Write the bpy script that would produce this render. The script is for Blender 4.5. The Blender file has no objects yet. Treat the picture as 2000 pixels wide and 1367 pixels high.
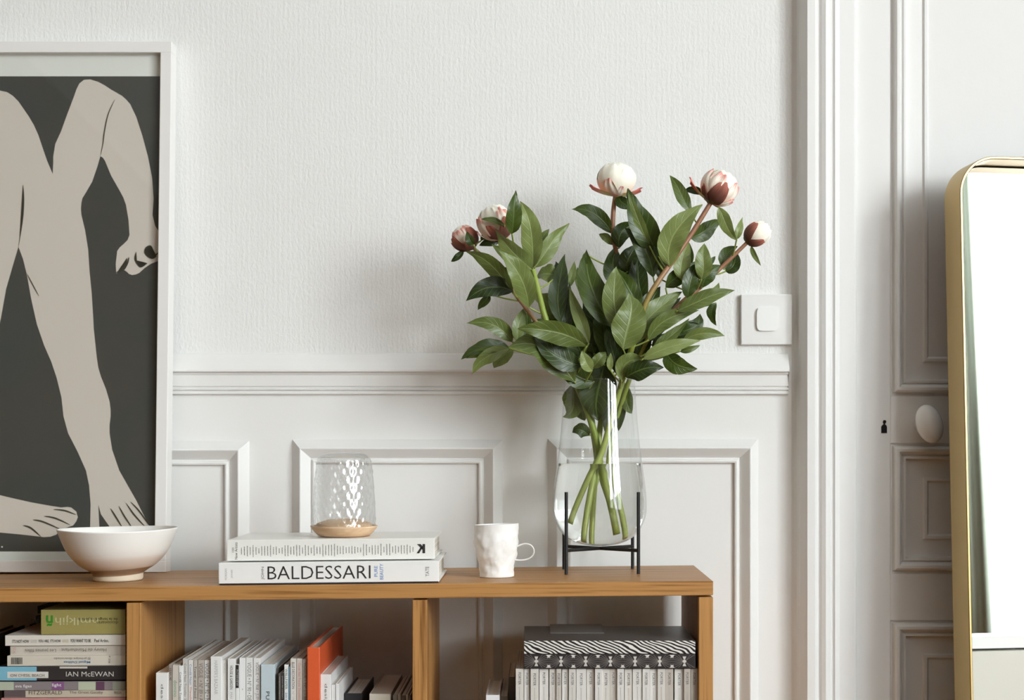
import bpy, bmesh, math, random
from mathutils import Vector, Matrix, Euler
random.seed(7)
sc = bpy.context.scene
C = sc.collection
# ------------------------------------------------------------------ camera
F, CX, CY, H = 3136.0, 1057.0, 858.0, 0.95      # focal length and principal point in photo pixels, eye height
cam_d = bpy.data.cameras.new('camera'); cam = bpy.data.objects.new('camera', cam_d); C.objects.link(cam)
cam.location = (0, 0, H); cam.rotation_euler = (math.pi/2, 0, 0)
cam_d.sensor_width = 36; cam_d.lens = F/2000*36
cam_d.shift_x = -(CX-1000)/2000; cam_d.shift_y = (CY-683.5)/2000
cam_d.clip_start = 0.02
cam_d.dof.use_dof = True; cam_d.dof.focus_distance = 2.33; cam_d.dof.aperture_fstop = 4.5
sc.camera = cam
# ------------------------------------------------------------------ world, daylight, exposure
w = bpy.data.worlds.new('world'); sc.world = w; w.use_nodes = True
bg = w.node_tree.nodes['Background']; bg.inputs[0].default_value = (0.86, 0.93, 1.0, 1); bg.inputs[1].default_value = 1.0
def daylight(name, y0, y1, z0, z1, x, power):
    l = bpy.data.lights.new(name, 'AREA'); l.shape = 'RECTANGLE'; l.size = y1-y0; l.size_y = z1-z0
    l.energy = power; l.color = (0.90, 0.955, 0.98)
    o = bpy.data.objects.new(name, l); C.objects.link(o)
    o.location = (x, (y0+y1)/2, (z0+z1)/2); o.rotation_euler = (math.pi/2, 0, math.pi/2)
    return o
WIN = [(-1.60, 0.36), (-3.70, -2.15)]          # the two tall windows of the right-hand wall (y ranges)
XR = 2.7
WZ0, WZ1, WZS = 0.45, 2.72, 1.45            # sill, head, and the roof line of the houses across the street
for i, (a, b) in enumerate(WIN):
    daylight('window_skylight', a, b, WZS, WZ1, XR+0.30, 29*(b-a)*(WZ1-WZS))
    daylight('window_streetlight', a, b, WZ0, WZS, XR+0.30, 3.5*(b-a)*(WZS-WZ0))
vs = sc.view_settings
vs.view_transform = 'Standard'; vs.look = 'None'; vs.gamma = 1; vs.use_curve_mapping = False
vs.exposure = 1.7
sc.cycles.max_bounces = 14; sc.cycles.transparent_max_bounces = 24; sc.cycles.transmission_bounces = 14
sc.cycles.diffuse_bounces = 6; sc.cycles.caustics_refractive = True; sc.cycles.caustics_reflective = False
sc.cycles.blur_glossy = 0.5
# ------------------------------------------------------------------ helpers
def P(px, py, Y):
    return Vector(((px-CX)*Y/F, Y, H+(CY-py)*Y/F))
def X(px, Y): return (px-CX)*Y/F
def Z(py, Y): return H+(CY-py)*Y/F
def link(name, me, mat, parent=None, smooth=False):
    o = bpy.data.objects.new(name, me); C.objects.link(o)
    if mat is not None:
        for m in (mat if isinstance(mat, (list, tuple)) else [mat]): me.materials.append(m)
    if parent is not None: o.parent = parent
    if smooth:
        for p in me.polygons: p.use_smooth = True
    return o
def pd(name, verts, faces, mat, parent=None, smooth=False):
    me = bpy.data.meshes.new(name); me.from_pydata([tuple(v) for v in verts], [], faces); me.update()
    return link(name, me, mat, parent, smooth)
def bmo(name, bm, mat, parent=None, smooth=False, recalc=True):
    if recalc: bmesh.ops.recalc_face_normals(bm, faces=bm.faces)
    me = bpy.data.meshes.new(name); bm.to_mesh(me); bm.free()
    return link(name, me, mat, parent, smooth)
def bbox(bm, x0, x1, y0, y1, z0, z1, bev=0.0, seg=1):
    r = bmesh.ops.create_cube(bm, size=1.0)
    vv = r['verts']
    for v in vv:
        v.co = Vector((x0 if v.co.x < 0 else x1, y0 if v.co.y < 0 else y1, z0 if v.co.z < 0 else z1))
    if bev > 0:
        ee = list({e for v in vv for e in v.link_edges})
        bmesh.ops.bevel(bm, geom=ee, offset=bev, segments=seg, profile=0.5, affect='EDGES')
def box(name, x0, x1, y0, y1, z0, z1, mat, parent=None, bev=0.0, seg=1):
    bm = bmesh.new(); bbox(bm, x0, x1, y0, y1, z0, z1, bev, seg)
    return bmo(name, bm, mat, parent)
def thing(name, label, cat, loc=(0, 0, 0), rot=(0, 0, 0), group=None):
    o = bpy.data.objects.new(name, None); C.objects.link(o); o.empty_display_size = 0.02
    o.location = loc; o.rotation_euler = rot
    return tag(o, label, cat, group)
def tag(o, label, cat, group=None):
    o['label'] = label; o['category'] = cat
    if group: o['group'] = group
    return o
def struct(o, label=None):
    o['kind'] = 'structure'
    if label: o['label'] = label
    return o
def lathe(name, prof, mat, parent=None, n=48, smooth=True, close=False):
    verts, faces = [], []
    m = len(prof)
    for i in range(n):
        a = 2*math.pi*i/n
        for r, z in prof: verts.append((r*math.cos(a), r*math.sin(a), z))
    for i in range(n):
        j = (i+1) % n
        for k in range(m-1 if not close else m):
            k2 = (k+1) % m
            faces.append((i*m+k, j*m+k, j*m+k2, i*m+k2))
    bm = bmesh.new()
    vs_ = [bm.verts.new(v) for v in verts]
    for f in faces: bm.faces.new([vs_[q] for q in f])
    bmesh.ops.remove_doubles(bm, verts=bm.verts, dist=1e-6)
    return bmo(name, bm, mat, parent, smooth)
def tube_bm(bm, pts, rads, n=8, cap=True):
    rings = []
    pts = [Vector(p) for p in pts]
    up = Vector((0, 1, 0))
    for i, p in enumerate(pts):
        t = (pts[min(i+1, len(pts)-1)]-pts[max(i-1, 0)]).normalized()
        s = t.cross(up)
        if s.length < 1e-4: s = t.cross(Vector((1, 0, 0)))
        s.normalize(); u = s.cross(t)
        r = rads[i] if isinstance(rads, (list, tuple)) else rads
        rings.append([bm.verts.new(p+(s*math.cos(2*math.pi*k/n)+u*math.sin(2*math.pi*k/n))*r) for k in range(n)])
    for a, b in zip(rings[:-1], rings[1:]):
        for k in range(n): bm.faces.new((a[k], a[(k+1) % n], b[(k+1) % n], b[k]))
    if cap:
        bm.faces.new(rings[0]); bm.faces.new(rings[-1])
def catmull(pts, per=6):
    pts = [Vector(p) for p in pts]; out = []
    for i in range(len(pts)-1):
        p0 = pts[max(i-1, 0)]; p1 = pts[i]; p2 = pts[i+1]; p3 = pts[min(i+2, len(pts)-1)]
        for k in range(per):
            t = k/per
            out.append(0.5*((2*p1)+(p2-p0)*t+(2*p0-5*p1+4*p2-p3)*t*t+(3*p1-p0-3*p2+p3)*t**3))
    out.append(pts[-1]); return out
def rect_mould(name, x0, x1, z0, z1, Y, prof, mat, parent=None, fill=False):
    """mitred rectangular moulding; prof = [(inset, protrusion towards the room)]"""
    bm = bmesh.new(); loops = []
    for d, h in prof:
        loops.append([bm.verts.new(v) for v in ((x0+d, Y-h, z0+d), (x1-d, Y-h, z0+d), (x1-d, Y-h, z1-d), (x0+d, Y-h, z1-d))])
    for a, b in zip(loops[:-1], loops[1:]):
        for k in range(4): bm.faces.new((a[k], a[(k+1) % 4], b[(k+1) % 4], b[k]))
    if fill: bm.faces.new(loops[-1])
    for f in bm.faces: f.normal_update()
    o = bmo(name, bm, mat, parent, recalc=False)
    return o
def extrude_profile(name, prof, p0, p1, ax_out, ax_side, mat, parent=None):
    """profile points (side, out) swept from p0 to p1, end caps"""
    bm = bmesh.new(); p0 = Vector(p0); p1 = Vector(p1); ao = Vector(ax_out); as_ = Vector(ax_side)
    A = [bm.verts.new(p0+as_*s+ao*o) for s, o in prof]; B = [bm.verts.new(p1+as_*s+ao*o) for s, o in prof]
    n = len(prof)
    for i in range(n-1): bm.faces.new((A[i], A[i+1], B[i+1], B[i]))
    bm.faces.new((A[n-1], A[0], B[0], B[n-1]))
    bm.faces.new(A); bm.faces.new(B)
    bmesh.ops.triangulate(bm, faces=[f for f in bm.faces if len(f.verts) > 4])
    return bmo(name, bm, mat, parent)
# ------------------------------------------------------------------ materials
M = {}
def mat(name, col, rough=0.5, metal=0.0, spec=0.5, **kw):
    m = bpy.data.materials.new(name); m.use_nodes = True; M[name] = m
    b = m.node_tree.nodes['Principled BSDF']
    b.inputs['Base Color'].default_value = (*col, 1); b.inputs['Roughness'].default_value = rough
    b.inputs['Metallic'].default_value = metal; b.inputs['Specular IOR Level'].default_value = spec
    for k, v in kw.items(): b.inputs[k].default_value = v
    return m
def nn(m, t, **kw):
    n = m.node_tree.nodes.new(t)
    for k, v in kw.items(): setattr(n, k, v)
    return n
def lk(m, a, b): m.node_tree.links.new(a, b)
def srgb(r, g, b):
    f = lambda c: (c/255/12.92) if c/255 <= 0.04045 else ((c/255+0.055)/1.055)**2.4
    return (f(r), f(g), f(b))
def mapping(m, scale=(1, 1, 1), coord='Object', loc=(0, 0, 0)):
    tc = nn(m, 'ShaderNodeTexCoord'); mp = nn(m, 'ShaderNodeMapping')
    mp.inputs['Scale'].default_value = scale; mp.inputs['Location'].default_value = loc
    lk(m, tc.outputs[coord], mp.inputs[0]); return mp.outputs[0]
def noise(m, vec, scale, detail=3, rough=0.5, dist=0.0):
    n = nn(m, 'ShaderNodeTexNoise'); n.inputs['Scale'].default_value = scale; n.inputs['Detail'].default_value = detail
    n.inputs['Roughness'].default_value = rough; n.inputs['Distortion'].default_value = dist
    lk(m, vec, n.inputs['Vector']); return n.outputs['Fac']
def ramp(m, fac, stops):
    r = nn(m, 'ShaderNodeValToRGB'); e = r.color_ramp.elements
    while len(e) < len(stops): e.new(0.5)
    for q, (p, c) in zip(e, stops): q.position = p; q.color = (*c, 1)
    lk(m, fac, r.inputs[0]); return r.outputs[0]
def bump(m, fac, strength, dist):
    b = nn(m, 'ShaderNodeBump'); b.inputs['Strength'].default_value = strength; b.inputs['Distance'].default_value = dist
    lk(m, fac, b.inputs['Height']); p = m.node_tree.nodes['Principled BSDF']; lk(m, b.outputs[0], p.inputs['Normal']); return b
def bc(m, out): lk(m, out, m.node_tree.nodes['Principled BSDF'].inputs['Base Color'])
# painted plaster / joinery
m = mat('white_paint', (0.80, 0.795, 0.78), 0.42, spec=0.35)
v = mapping(m); bump(m, noise(m, v, 26, 4, 0.55), 0.10, 0.006)
# woven fibre wallpaper under white paint
m = mat('woven_wallpaper', (0.79, 0.79, 0.775), 0.62, spec=0.25)
v1 = mapping(m, (300, 100, 130)); n1 = noise(m, v1, 1.0, 3, 0.65, 0.4)
wv = nn(m, 'ShaderNodeTexWave'); wv.bands_direction = 'X'; wv.inputs['Scale'].default_value = 38; wv.inputs['Distortion'].default_value = 2.2
wv.inputs['Detail'].default_value = 2; wv.inputs['Detail Scale'].default_value = 3; lk(m, mapping(m, (1, 1, 0.35)), wv.inputs['Vector'])
mx = nn(m, 'ShaderNodeMath', operation='ADD'); ml = nn(m, 'ShaderNodeMath', operation='MULTIPLY'); ml.inputs[1].default_value = 0.10
lk(m, wv.outputs['Fac'], ml.inputs[0]); lk(m, n1, mx.inputs[0]); lk(m, ml.outputs[0], mx.inputs[1])
bump(m, mx.outputs[0], 0.6, 0.0016)
mat('ceiling_paint', (0.82, 0.82, 0.81), 0.7); mat('greige_paint', srgb(96, 82, 66), 0.7)
# oak: long grain along local X or Z
def oak(name, axis, base, dark):
    m = mat(name, base, 0.42, spec=0.35)
    s = {'x': (2.2, 60, 60), 'z': (60, 60, 2.2)}[axis]
    s2 = {'x': (7, 320, 320), 'z': (320, 320, 7)}[axis]
    a = noise(m, mapping(m, s), 1.0, 4, 0.6, 0.6); b = noise(m, mapping(m, s2), 1.0, 2, 0.5)
    mi = nn(m, 'ShaderNodeMath', operation='MULTIPLY_ADD'); mi.inputs[1].default_value = 0.45
    lk(m, b, mi.inputs[0]); ml = nn(m, 'ShaderNodeMath', operation='MULTIPLY'); ml.inputs[1].default_value = 0.6
    lk(m, a, ml.inputs[0]); lk(m, ml.outputs[0], mi.inputs[2])
    lite = tuple(min(1, c*1.12) for c in base)
    bc(m, ramp(m, mi.outputs[0], [(0.36, dark), (0.50, base), (0.68, lite)]))
    bump(m, b, 0.12, 0.0006); return m
OB, OD = srgb(178, 130, 76), srgb(120, 78, 36)
oak('oak_along', 'x', OB, OD); oak('oak_upright', 'z', OB, OD)
m = mat('floor_oak', srgb(170, 125, 80), 0.45); a = noise(m, mapping(m, (2, 40, 40)), 1, 4); bc(m, ramp(m, a, [(0.3, srgb(92, 64, 38)), (0.7, srgb(120, 86, 54))]))
m = mat('pale_wood', srgb(224, 192, 156), 0.5)
a = noise(m, mapping(m, (14, 14, 90)), 1, 4, 0.6, 1.0); bc(m, ramp(m, a, [(0.3, srgb(205, 166, 126)), (0.6, srgb(228, 198, 164)), (0.8, srgb(214, 180, 142))]))
mat('black_metal', (0.012, 0.012, 0.013), 0.45, spec=0.4)
m = mat('brass', srgb(184, 158, 108), 0.38, 1.0); bump(m, noise(m, mapping(m), 260, 2), 0.06, 0.001)
mat('mirror_silver', (0.94, 0.945, 0.935), 0.0, 1.0)
mat('mirror_panel', srgb(214, 212, 200), 0.5); mat('reflected_strip_white', srgb(240, 242, 238), 0.4)
mat('porcelain', (0.80, 0.79, 0.76), 0.2)
mat('switch_plastic', (0.80, 0.80, 0.785), 0.3)
mat('frame_white', (0.80, 0.785, 0.765), 0.4)
mat('paper_mat', srgb(228, 230, 224), 0.8)
mat('void_black', (0.004, 0.004, 0.004), 0.9)
m = mat('art_dark', srgb(58, 61, 57), 0.75)
a = noise(m, mapping(m), 9, 5, 0.6); bc(m, ramp(m, a, [(0.3, srgb(56, 62, 60)), (0.7, srgb(66, 64, 58))]))
mat('art_skin', srgb(212, 203, 192), 0.8); mat('art_line', srgb(58, 56, 42), 0.8)
mat('curtain_cloth', srgb(168, 176, 160), 0.9)
# thin clear glass: a Fresnel mix of clear transmission and sharp reflection
def thin_glass(name, tint, ior, bumps=None):
    m = bpy.data.materials.new(name); m.use_nodes = True; M[name] = m; nt = m.node_tree
    nt.nodes.remove(nt.nodes['Principled BSDF']); out = nt.nodes['Material Output']
    t = nn(m, 'ShaderNodeBsdfTransparent'); t.inputs[0].default_value = (*tint, 1)
    g = nn(m, 'ShaderNodeBsdfGlossy'); g.inputs['Roughness'].default_value = 0.0
    lw = nn(m, 'ShaderNodeLayerWeight'); lw.inputs['Blend'].default_value = 0.5; pw = nn(m, 'ShaderNodeMath', operation='POWER'); pw.inputs[1].default_value = 5.0; lk(m, lw.outputs['Facing'], pw.inputs[0])
    r0 = ((ior-1)/(ior+1))**2*1.7; fr = nn(m, 'ShaderNodeMath', operation='MULTIPLY_ADD'); fr.inputs[1].default_value = 1-r0; fr.inputs[2].default_value = r0; lk(m, pw.outputs[0], fr.inputs[0])
    mx = nn(m, 'ShaderNodeMixShader'); lk(m, fr.outputs[0], mx.inputs[0]); lk(m, t.outputs[0], mx.inputs[1]); lk(m, g.outputs[0], mx.inputs[2])
    lk(m, mx.outputs[0], out.inputs[0]); return m
thin_glass('clear_glass', (0.97, 0.98, 0.975), 1.5)
thin_glass('dome_glass', (0.975, 0.98, 0.98), 2.0)
thin_glass('picture_glazing', (0.97, 0.975, 0.97), 1.45)
m = mat('pressed_glass', (1, 1, 1), 0.0); m.node_tree.nodes['Principled BSDF'].inputs['Transmission Weight'].default_value = 1.0
m.node_tree.nodes['Principled BSDF'].inputs['IOR'].default_value = 1.3
m = mat('water', (0.985, 1, 0.99), 0.0); m.node_tree.nodes['Principled BSDF'].inputs['Transmission Weight'].default_value = 1.0
m.node_tree.nodes['Principled BSDF'].inputs['IOR'].default_value = 1.33
# ceramics
m = mat('bowl_glaze', (0.8, 0.77, 0.73), 0.35)
tc = nn(m, 'ShaderNodeTexCoord'); sp = nn(m, 'ShaderNodeSeparateXYZ'); lk(m, tc.outputs['Object'], sp.inputs[0])
nz = noise(m, mapping(m, (6, 6, 14)), 1, 3); ad = nn(m, 'ShaderNodeMath', operation='MULTIPLY_ADD'); ad.inputs[1].default_value = 0.006
lk(m, nz, ad.inputs[0]); sl = nn(m, 'ShaderNodeMath', operation='MULTIPLY_ADD'); sl.inputs[1].default_value = -0.05
lk(m, sp.outputs['X'], sl.inputs[0]); lk(m, sp.outputs['Z'], sl.inputs[2]); lk(m, sl.outputs[0], ad.inputs[2])
mr = nn(m, 'ShaderNodeMapRange'); mr.inputs['From Min'].default_value = 0; mr.inputs['From Max'].default_value = 0.08; lk(m, ad.outputs[0], mr.inputs[0])
bc(m, ramp(m, mr.outputs[0], [(0.0, srgb(226, 214, 192)), (0.135, srgb(226, 214, 192)), (0.145, srgb(150, 120, 92)), (0.25, srgb(156, 126, 98)), (0.265, srgb(216, 200, 186)), (0.42, srgb(226, 216, 206)), (0.5, srgb(238, 236, 231)), (1, srgb(240, 238, 234))]))
bump(m, noise(m, mapping(m, (4, 4, 160)), 1, 2), 0.15, 0.001)
m = mat('mug_bisque', (0.86, 0.85, 0.83), 0.55)
# plants
m = bpy.data.materials.new('peony_leaf'); m.use_nodes = True; M['peony_leaf'] = m
b = m.node_tree.nodes['Principled BSDF']; b.inputs['Roughness'].default_value = 0.36; b.inputs['Specular IOR Level'].default_value = 0.45
geo = nn(m, 'ShaderNodeNewGeometry'); oi = nn(m, 'ShaderNodeObjectInfo'); uv = nn(m, 'ShaderNodeTexCoord')
mp = nn(m, 'ShaderNodeSeparateXYZ'); lk(m, uv.outputs['UV'], mp.inputs[0])
ab = nn(m, 'ShaderNodeMath', operation='ABSOLUTE'); lk(m, mp.outputs['X'], ab.inputs[0])
# side veins: stripes of (v - 0.5|u|)
sk = nn(m, 'ShaderNodeMath', operation='MULTIPLY_ADD'); sk.inputs[1].default_value = -0.22; lk(m, ab.outputs[0], sk.inputs[0]); lk(m, mp.outputs['Y'], sk.inputs[2])
fq = nn(m, 'ShaderNodeMath', operation='MULTIPLY'); fq.inputs[1].default_value = 52.0; lk(m, sk.outputs[0], fq.inputs[0])
sn = nn(m, 'ShaderNodeMath', operation='SINE'); lk(m, fq.outputs[0], sn.inputs[0])
pw = nn(m, 'ShaderNodeMapRange'); pw.inputs['From Min'].default_value = 0.75; pw.inputs['From Max'].default_value = 1.0; lk(m, sn.outputs[0], pw.inputs[0])
rib = nn(m, 'ShaderNodeMapRange'); rib.inputs['From Min'].default_value = 0.09; rib.inputs['From Max'].default_value = 0.03; lk(m, ab.outputs[0], rib.inputs[0])
vn = nn(m, 'ShaderNodeMath', operation='MAXIMUM'); lk(m, rib.outputs[0], vn.inputs[0])
v3 = nn(m, 'ShaderNodeMath', operation='MULTIPLY'); v3.inputs[1].default_value = 0.35; lk(m, pw.outputs[0], v3.inputs[0]); lk(m, v3.outputs[0], vn.inputs[1])
top = nn(m, 'ShaderNodeMix', data_type='RGBA'); und = nn(m, 'ShaderNodeMix', data_type='RGBA'); sel = nn(m, 'ShaderNodeMix', data_type='RGBA')
def lerp_rand(a, bb):
    x = nn(m, 'ShaderNodeMix', data_type='RGBA'); x.inputs[6].default_value = (*a, 1); x.inputs[7].default_value = (*bb, 1)
    lk(m, oi.outputs['Random'], x.inputs[0]); return x.outputs[2]
lk(m, lerp_rand(srgb(36, 52, 17), srgb(66, 84, 28)), top.inputs[6]); top.inputs[7].default_value = (*srgb(120, 140, 74), 1)
lk(m, lerp_rand(srgb(86, 102, 44), srgb(132, 146, 84)), und.inputs[6]); und.inputs[7].default_value = (*srgb(168, 182, 122), 1)
for q in (top, und): 
    mm_ = nn(m, 'ShaderNodeMath', operation='MULTIPLY'); mm_.inputs[1].default_value = 0.38; lk(m, vn.outputs[0], mm_.inputs[0]); lk(m, mm_.outputs[0], q.inputs[0])
lk(m, geo.outputs['Backfacing'], sel.inputs[0]); lk(m, top.outputs[2], sel.inputs[6]); lk(m, und.outputs[2], sel.inputs[7])
nz = noise(m, mapping(m), 60, 3); hs = nn(m, 'ShaderNodeHueSaturation'); mr = nn(m, 'ShaderNodeMapRange'); mr.inputs['To Min'].default_value = 0.78; mr.inputs['To Max'].default_value = 1.2
lk(m, nz, mr.inputs[0]); lk(m, mr.outputs[0], hs.inputs['Value']); lk(m, sel.outputs[2], hs.inputs['Color'])
bc(m, hs.outputs[0]); bump(m, vn.outputs[0], 0.35, 0.0012)
tr = nn(m, 'ShaderNodeBsdfTranslucent'); lk(m, hs.outputs[0], tr.inputs[0]); ms = nn(m, 'ShaderNodeMixShader'); ms.inputs[0].default_value = 0.14
lk(m, b.outputs[0], ms.inputs[1]); lk(m, tr.outputs[0], ms.inputs[2]); lk(m, ms.outputs[0], m.node_tree.nodes['Material Output'].inputs[0])
m = mat('stem_green', srgb(128, 146, 58), 0.42)
bc(m, ramp(m, noise(m, mapping(m, (40, 40, 6)), 1, 3), [(0.3, srgb(124, 146, 52)), (0.7, srgb(160, 172, 86))]))
def petal_mat(name, stops):
    m = mat(name, (0.9, 0.85, 0.75), 0.6, spec=0.2)
    b = m.node_tree.nodes['Principled BSDF']; b.inputs['Subsurface Weight'].default_value = 0.0
    t = nn(m, 'ShaderNodeTexCoord'); s = nn(m, 'ShaderNodeSeparateXYZ'); lk(m, t.outputs['UV'], s.inputs[0])
    n_ = noise(m, mapping(m, (5, 1.2, 1), 'UV'), 2.2, 3, 0.6); a_ = nn(m, 'ShaderNodeMath', operation='MULTIPLY_ADD'); a_.inputs[1].default_value = 0.7; 
    c_ = nn(m, 'ShaderNodeMath', operation='SUBTRACT'); c_.inputs[1].default_value = 0.5; lk(m, n_, c_.inputs[0]); lk(m, c_.outputs[0], a_.inputs[0]); lk(m, s.outputs['Y'], a_.inputs[2])
    bc(m, ramp(m, a_.outputs[0], stops)); return m
petal_mat('petal_cream', [(0.05, srgb(232, 232, 190)), (0.22, srgb(244, 222, 200)), (0.36, srgb(246, 240, 222)), (1.0, srgb(248, 246, 234))])
petal_mat('petal_blush', [(0.05, srgb(214, 206, 140)), (0.22, srgb(226, 150, 140)), (0.4, srgb(240, 214, 196)), (0.75, srgb(247, 240, 226)), (0.95, srgb(226, 150, 140))])
petal_mat('sepal_maroon', [(0.05, srgb(112, 108, 62)), (0.25, srgb(98, 64, 56)), (0.65, srgb(124, 78, 66)), (1.0, srgb(186, 112, 96))])
petal_mat('petal_tip_pink', [(0.1, srgb(196, 196, 120)), (0.5, srgb(214, 190, 130)), (0.75, srgb(228, 140, 120)), (1.0, srgb(220, 110, 100))])
_cols = {}
def flat(r, g, b, rough=0.55):
    k = (r, g, b, rough)
    if k not in _cols: _cols[k] = mat('print_%d_%d_%d' % (r, g, b), srgb(r, g, b), rough)
    return _cols[k]
m = mat('page_block', srgb(222, 216, 204), 0.85)
a = noise(m, mapping(m, (900, 1, 900)), 1, 1); bc(m, ramp(m, a, [(0.3, srgb(196, 190, 178)), (0.7, srgb(228, 223, 213))]))
# zebra print
m = mat('zebra_print', (0.8, 0.8, 0.8), 0.4)
wv = nn(m, 'ShaderNodeTexWave'); wv.bands_direction = 'DIAGONAL'; wv.inputs['Scale'].default_value = 62; wv.inputs['Distortion'].default_value = 9; wv.inputs['Detail'].default_value = 1.5; wv.inputs['Detail Scale'].default_value = 0.45
lk(m, mapping(m, (1.0, 0, 2.2)), wv.inputs['Vector']); bc(m, ramp(m, wv.outputs['Fac'], [(0.46, (0.01, 0.008, 0.008)), (0.54, srgb(226, 222, 216))]))
def attach(o, parent):
    o.parent = parent; o.matrix_parent_inverse = parent.matrix_basis.inverted(); return o
# ================================================================== the room
YW = 2.56                                   # plane of the wall behind the bookcase
XL, XD0, XD1, YF, ZC = -2.1, X(1672, 2.53)-.0015, X(1672, 2.53)+0.76, -4.2, 2.9
ZR = Z(690, YW)                             # top of the chair rail
wp = struct(box('wall_back', XL, XR, YW, YW+0.12, ZR-0.004, ZC, M['woven_wallpaper']), 'white woven wallpaper above the chair rail')
attach(struct(box('wainscot', XL, XR, YW, YW+0.12, 0, ZR-0.004, M['white_paint']), 'smooth white painted wainscot'), wp)
struct(box('floor', XL-0.1, XR+0.4, YF-0.1, YW+0.12, -0.05, 0, M['floor_oak']))
struct(box('ceiling', XL-0.1, XR+0.4, YF-0.1, YW+0.12, ZC, ZC+0.05, M['ceiling_paint']))
struct(box('wall_left', XL-0.1, XL, YF, YW, 0, ZC, M['greige_paint']))
struct(box('wall_front', XL-0.1, XR+0.3, YF-0.1, YF, 0, ZC, M['greige_paint']))
bm = bmesh.new()
ys = [YF] + [q for a, b in sorted(WIN) for q in (a, b)] + [YW]
for a, b in zip(ys[0::2], ys[1::2]): bbox(bm, XR, XR+0.28, a, b, 0, ZC)
for a, b in WIN:
    bbox(bm, XR, XR+0.28, a, b, 0, WZ0); bbox(bm, XR, XR+0.28, a, b, WZ1, ZC)
struct(bmo('wall_right', bm, M['white_paint']))
for k, (a, b) in enumerate(WIN):
    wf = bpy.data.objects.new('window_%d' % (k+1), None); C.objects.link(wf); wf.location = (XR+0.1, (a+b)/2, WZ0); struct(wf)
    for nm, y0, y1, z0, z1 in (('jamb', a, a+0.05, WZ0, WZ1), ('jamb', b-0.05, b, WZ0, WZ1), ('mullion', (a+b)/2-0.04, (a+b)/2+0.04, WZ0, WZ1),
                               ('sill', a, b, WZ0, WZ0+0.06), ('head', a, b, WZ1-0.06, WZ1)):
        attach(box(nm, XR+0.08, XR+0.13, y0, y1, z0, z1, M['white_paint'], None, 0.004), wf)
    for y0, y1 in ((a+0.05, (a+b)/2-0.04), ((a+b)/2+0.04, b-0.05)):
        for z0, z1 in ((WZ0+0.06, WZ1-0.06),):
            attach(pd('pane', [(XR+0.105, y0, z0), (XR+0.105, y1, z0), (XR+0.105, y1, z1), (XR+0.105, y0, z1)], [(0, 1, 2, 3)], M['clear_glass']), wf)
# curtain hanging partly drawn across the nearer window
bm = bmesh.new(); n = 60; y0, y1 = -0.44, -0.30; rows = []
for zz in (0.03, 2.72):
    rows.append([bm.verts.new((XR-0.10+0.028*math.sin(i/n*math.pi*5)+0.01*math.sin(i*1.7), y0+(y1-y0)*i/n, zz)) for i in range(n+1)])
for i in range(n): bm.faces.new((rows[0][i], rows[0][i+1], rows[1][i+1], rows[1][i]))
cur = bmo('curtain', bm, M['curtain_cloth'], None, True); cur.modifiers.new('cloth_thickness', 'SOLIDIFY').thickness = 0.002
tag(cur, 'grey-green curtain hanging partly drawn across a tall window', 'curtain')
# chair rail along the wall, ending short of the door casing
prof = [(690, 0), (692, .004), (700, .009), (714, .017), (722, .021), (725.5, .021), (726.5, .014), (731, .013), (732.5, .0115), (754, .0105),
        (755, .007), (757, .007), (758, .010), (761, .010), (763, .0055), (765, .008), (769, .008), (771.5, .002), (772, 0)]
prof = [(Z(py, YW-o), o) for py, o in prof]
struct(extrude_profile('trim_1', prof, (XL, YW, 0), (X(1540, YW-0.01), YW, 0), (0, -1, 0), (0, 0, 1), M['white_paint']), 'white moulded chair rail')
# wainscot panel mouldings
pm = [(0, 0), (.002, .003), (.0135, .017), (.0150, .0175), (.017, .016), (.029, .005), (.030, .003), (.0315, .003), (.033, .0065), (.0355, .0075), (.038, .0065), (.039, 0)]
k = 2
for x0, x1, py in ((-910, -500, 860), (-415, -5, 861), (78, 487, 861), (571, 982, 858), (1070, 1481, 857)):
    struct(rect_mould('trim_%d' % k, X(x0, YW), X(x1, YW), 0.16, Z(py, YW), YW, pm, M['white_paint']), 'white wainscot panel moulding'); k += 1
# door casing
cp = [(1546, 0), (1551, .003), (1556, .008), (1560, .017), (1564, .030), (1574.5, .050), (1577, .053), (1592, .053), (1595, .050), (1598, .044), (1601, .044), (1605, .050), (1613, .054), (1621, .051),
      (1624, .044), (1627, .045), (1631, .049), (1636, .047), (1640, .045), (1668, .044), (1671.5, .042), (1673, .036), (1673, 0)]
cp = [(X(px, YW-o*.78), o*.78) for px, o in cp]
struct(extrude_profile('trim_%d' % k, cp, (0, YW, 0), (0, YW, 2.2), (0, -1, 0), (1, 0, 0), M['white_paint']), 'white moulded door casing'); k += 1
w_ = XD1+XD0
struct(extrude_profile('trim_%d' % k, [(w_-a, b) for a, b in cp], (0, YW, 0), (0, YW, 2.2), (0, -1, 0), (1, 0, 0), M['white_paint']), 'white moulded door casing'); k += 1
struct(box('trim_%d' % k, X(1575, YW-.05), w_-X(1575, YW-.05), YW-.066, YW, 2.2, 2.32, M['white_paint']), 'white door head casing')
struct(box('baseboard_back', XL, X(1540, YW), YW-0.018, YW, 0, 0.12, M['white_paint'], None, 0.003))
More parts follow.
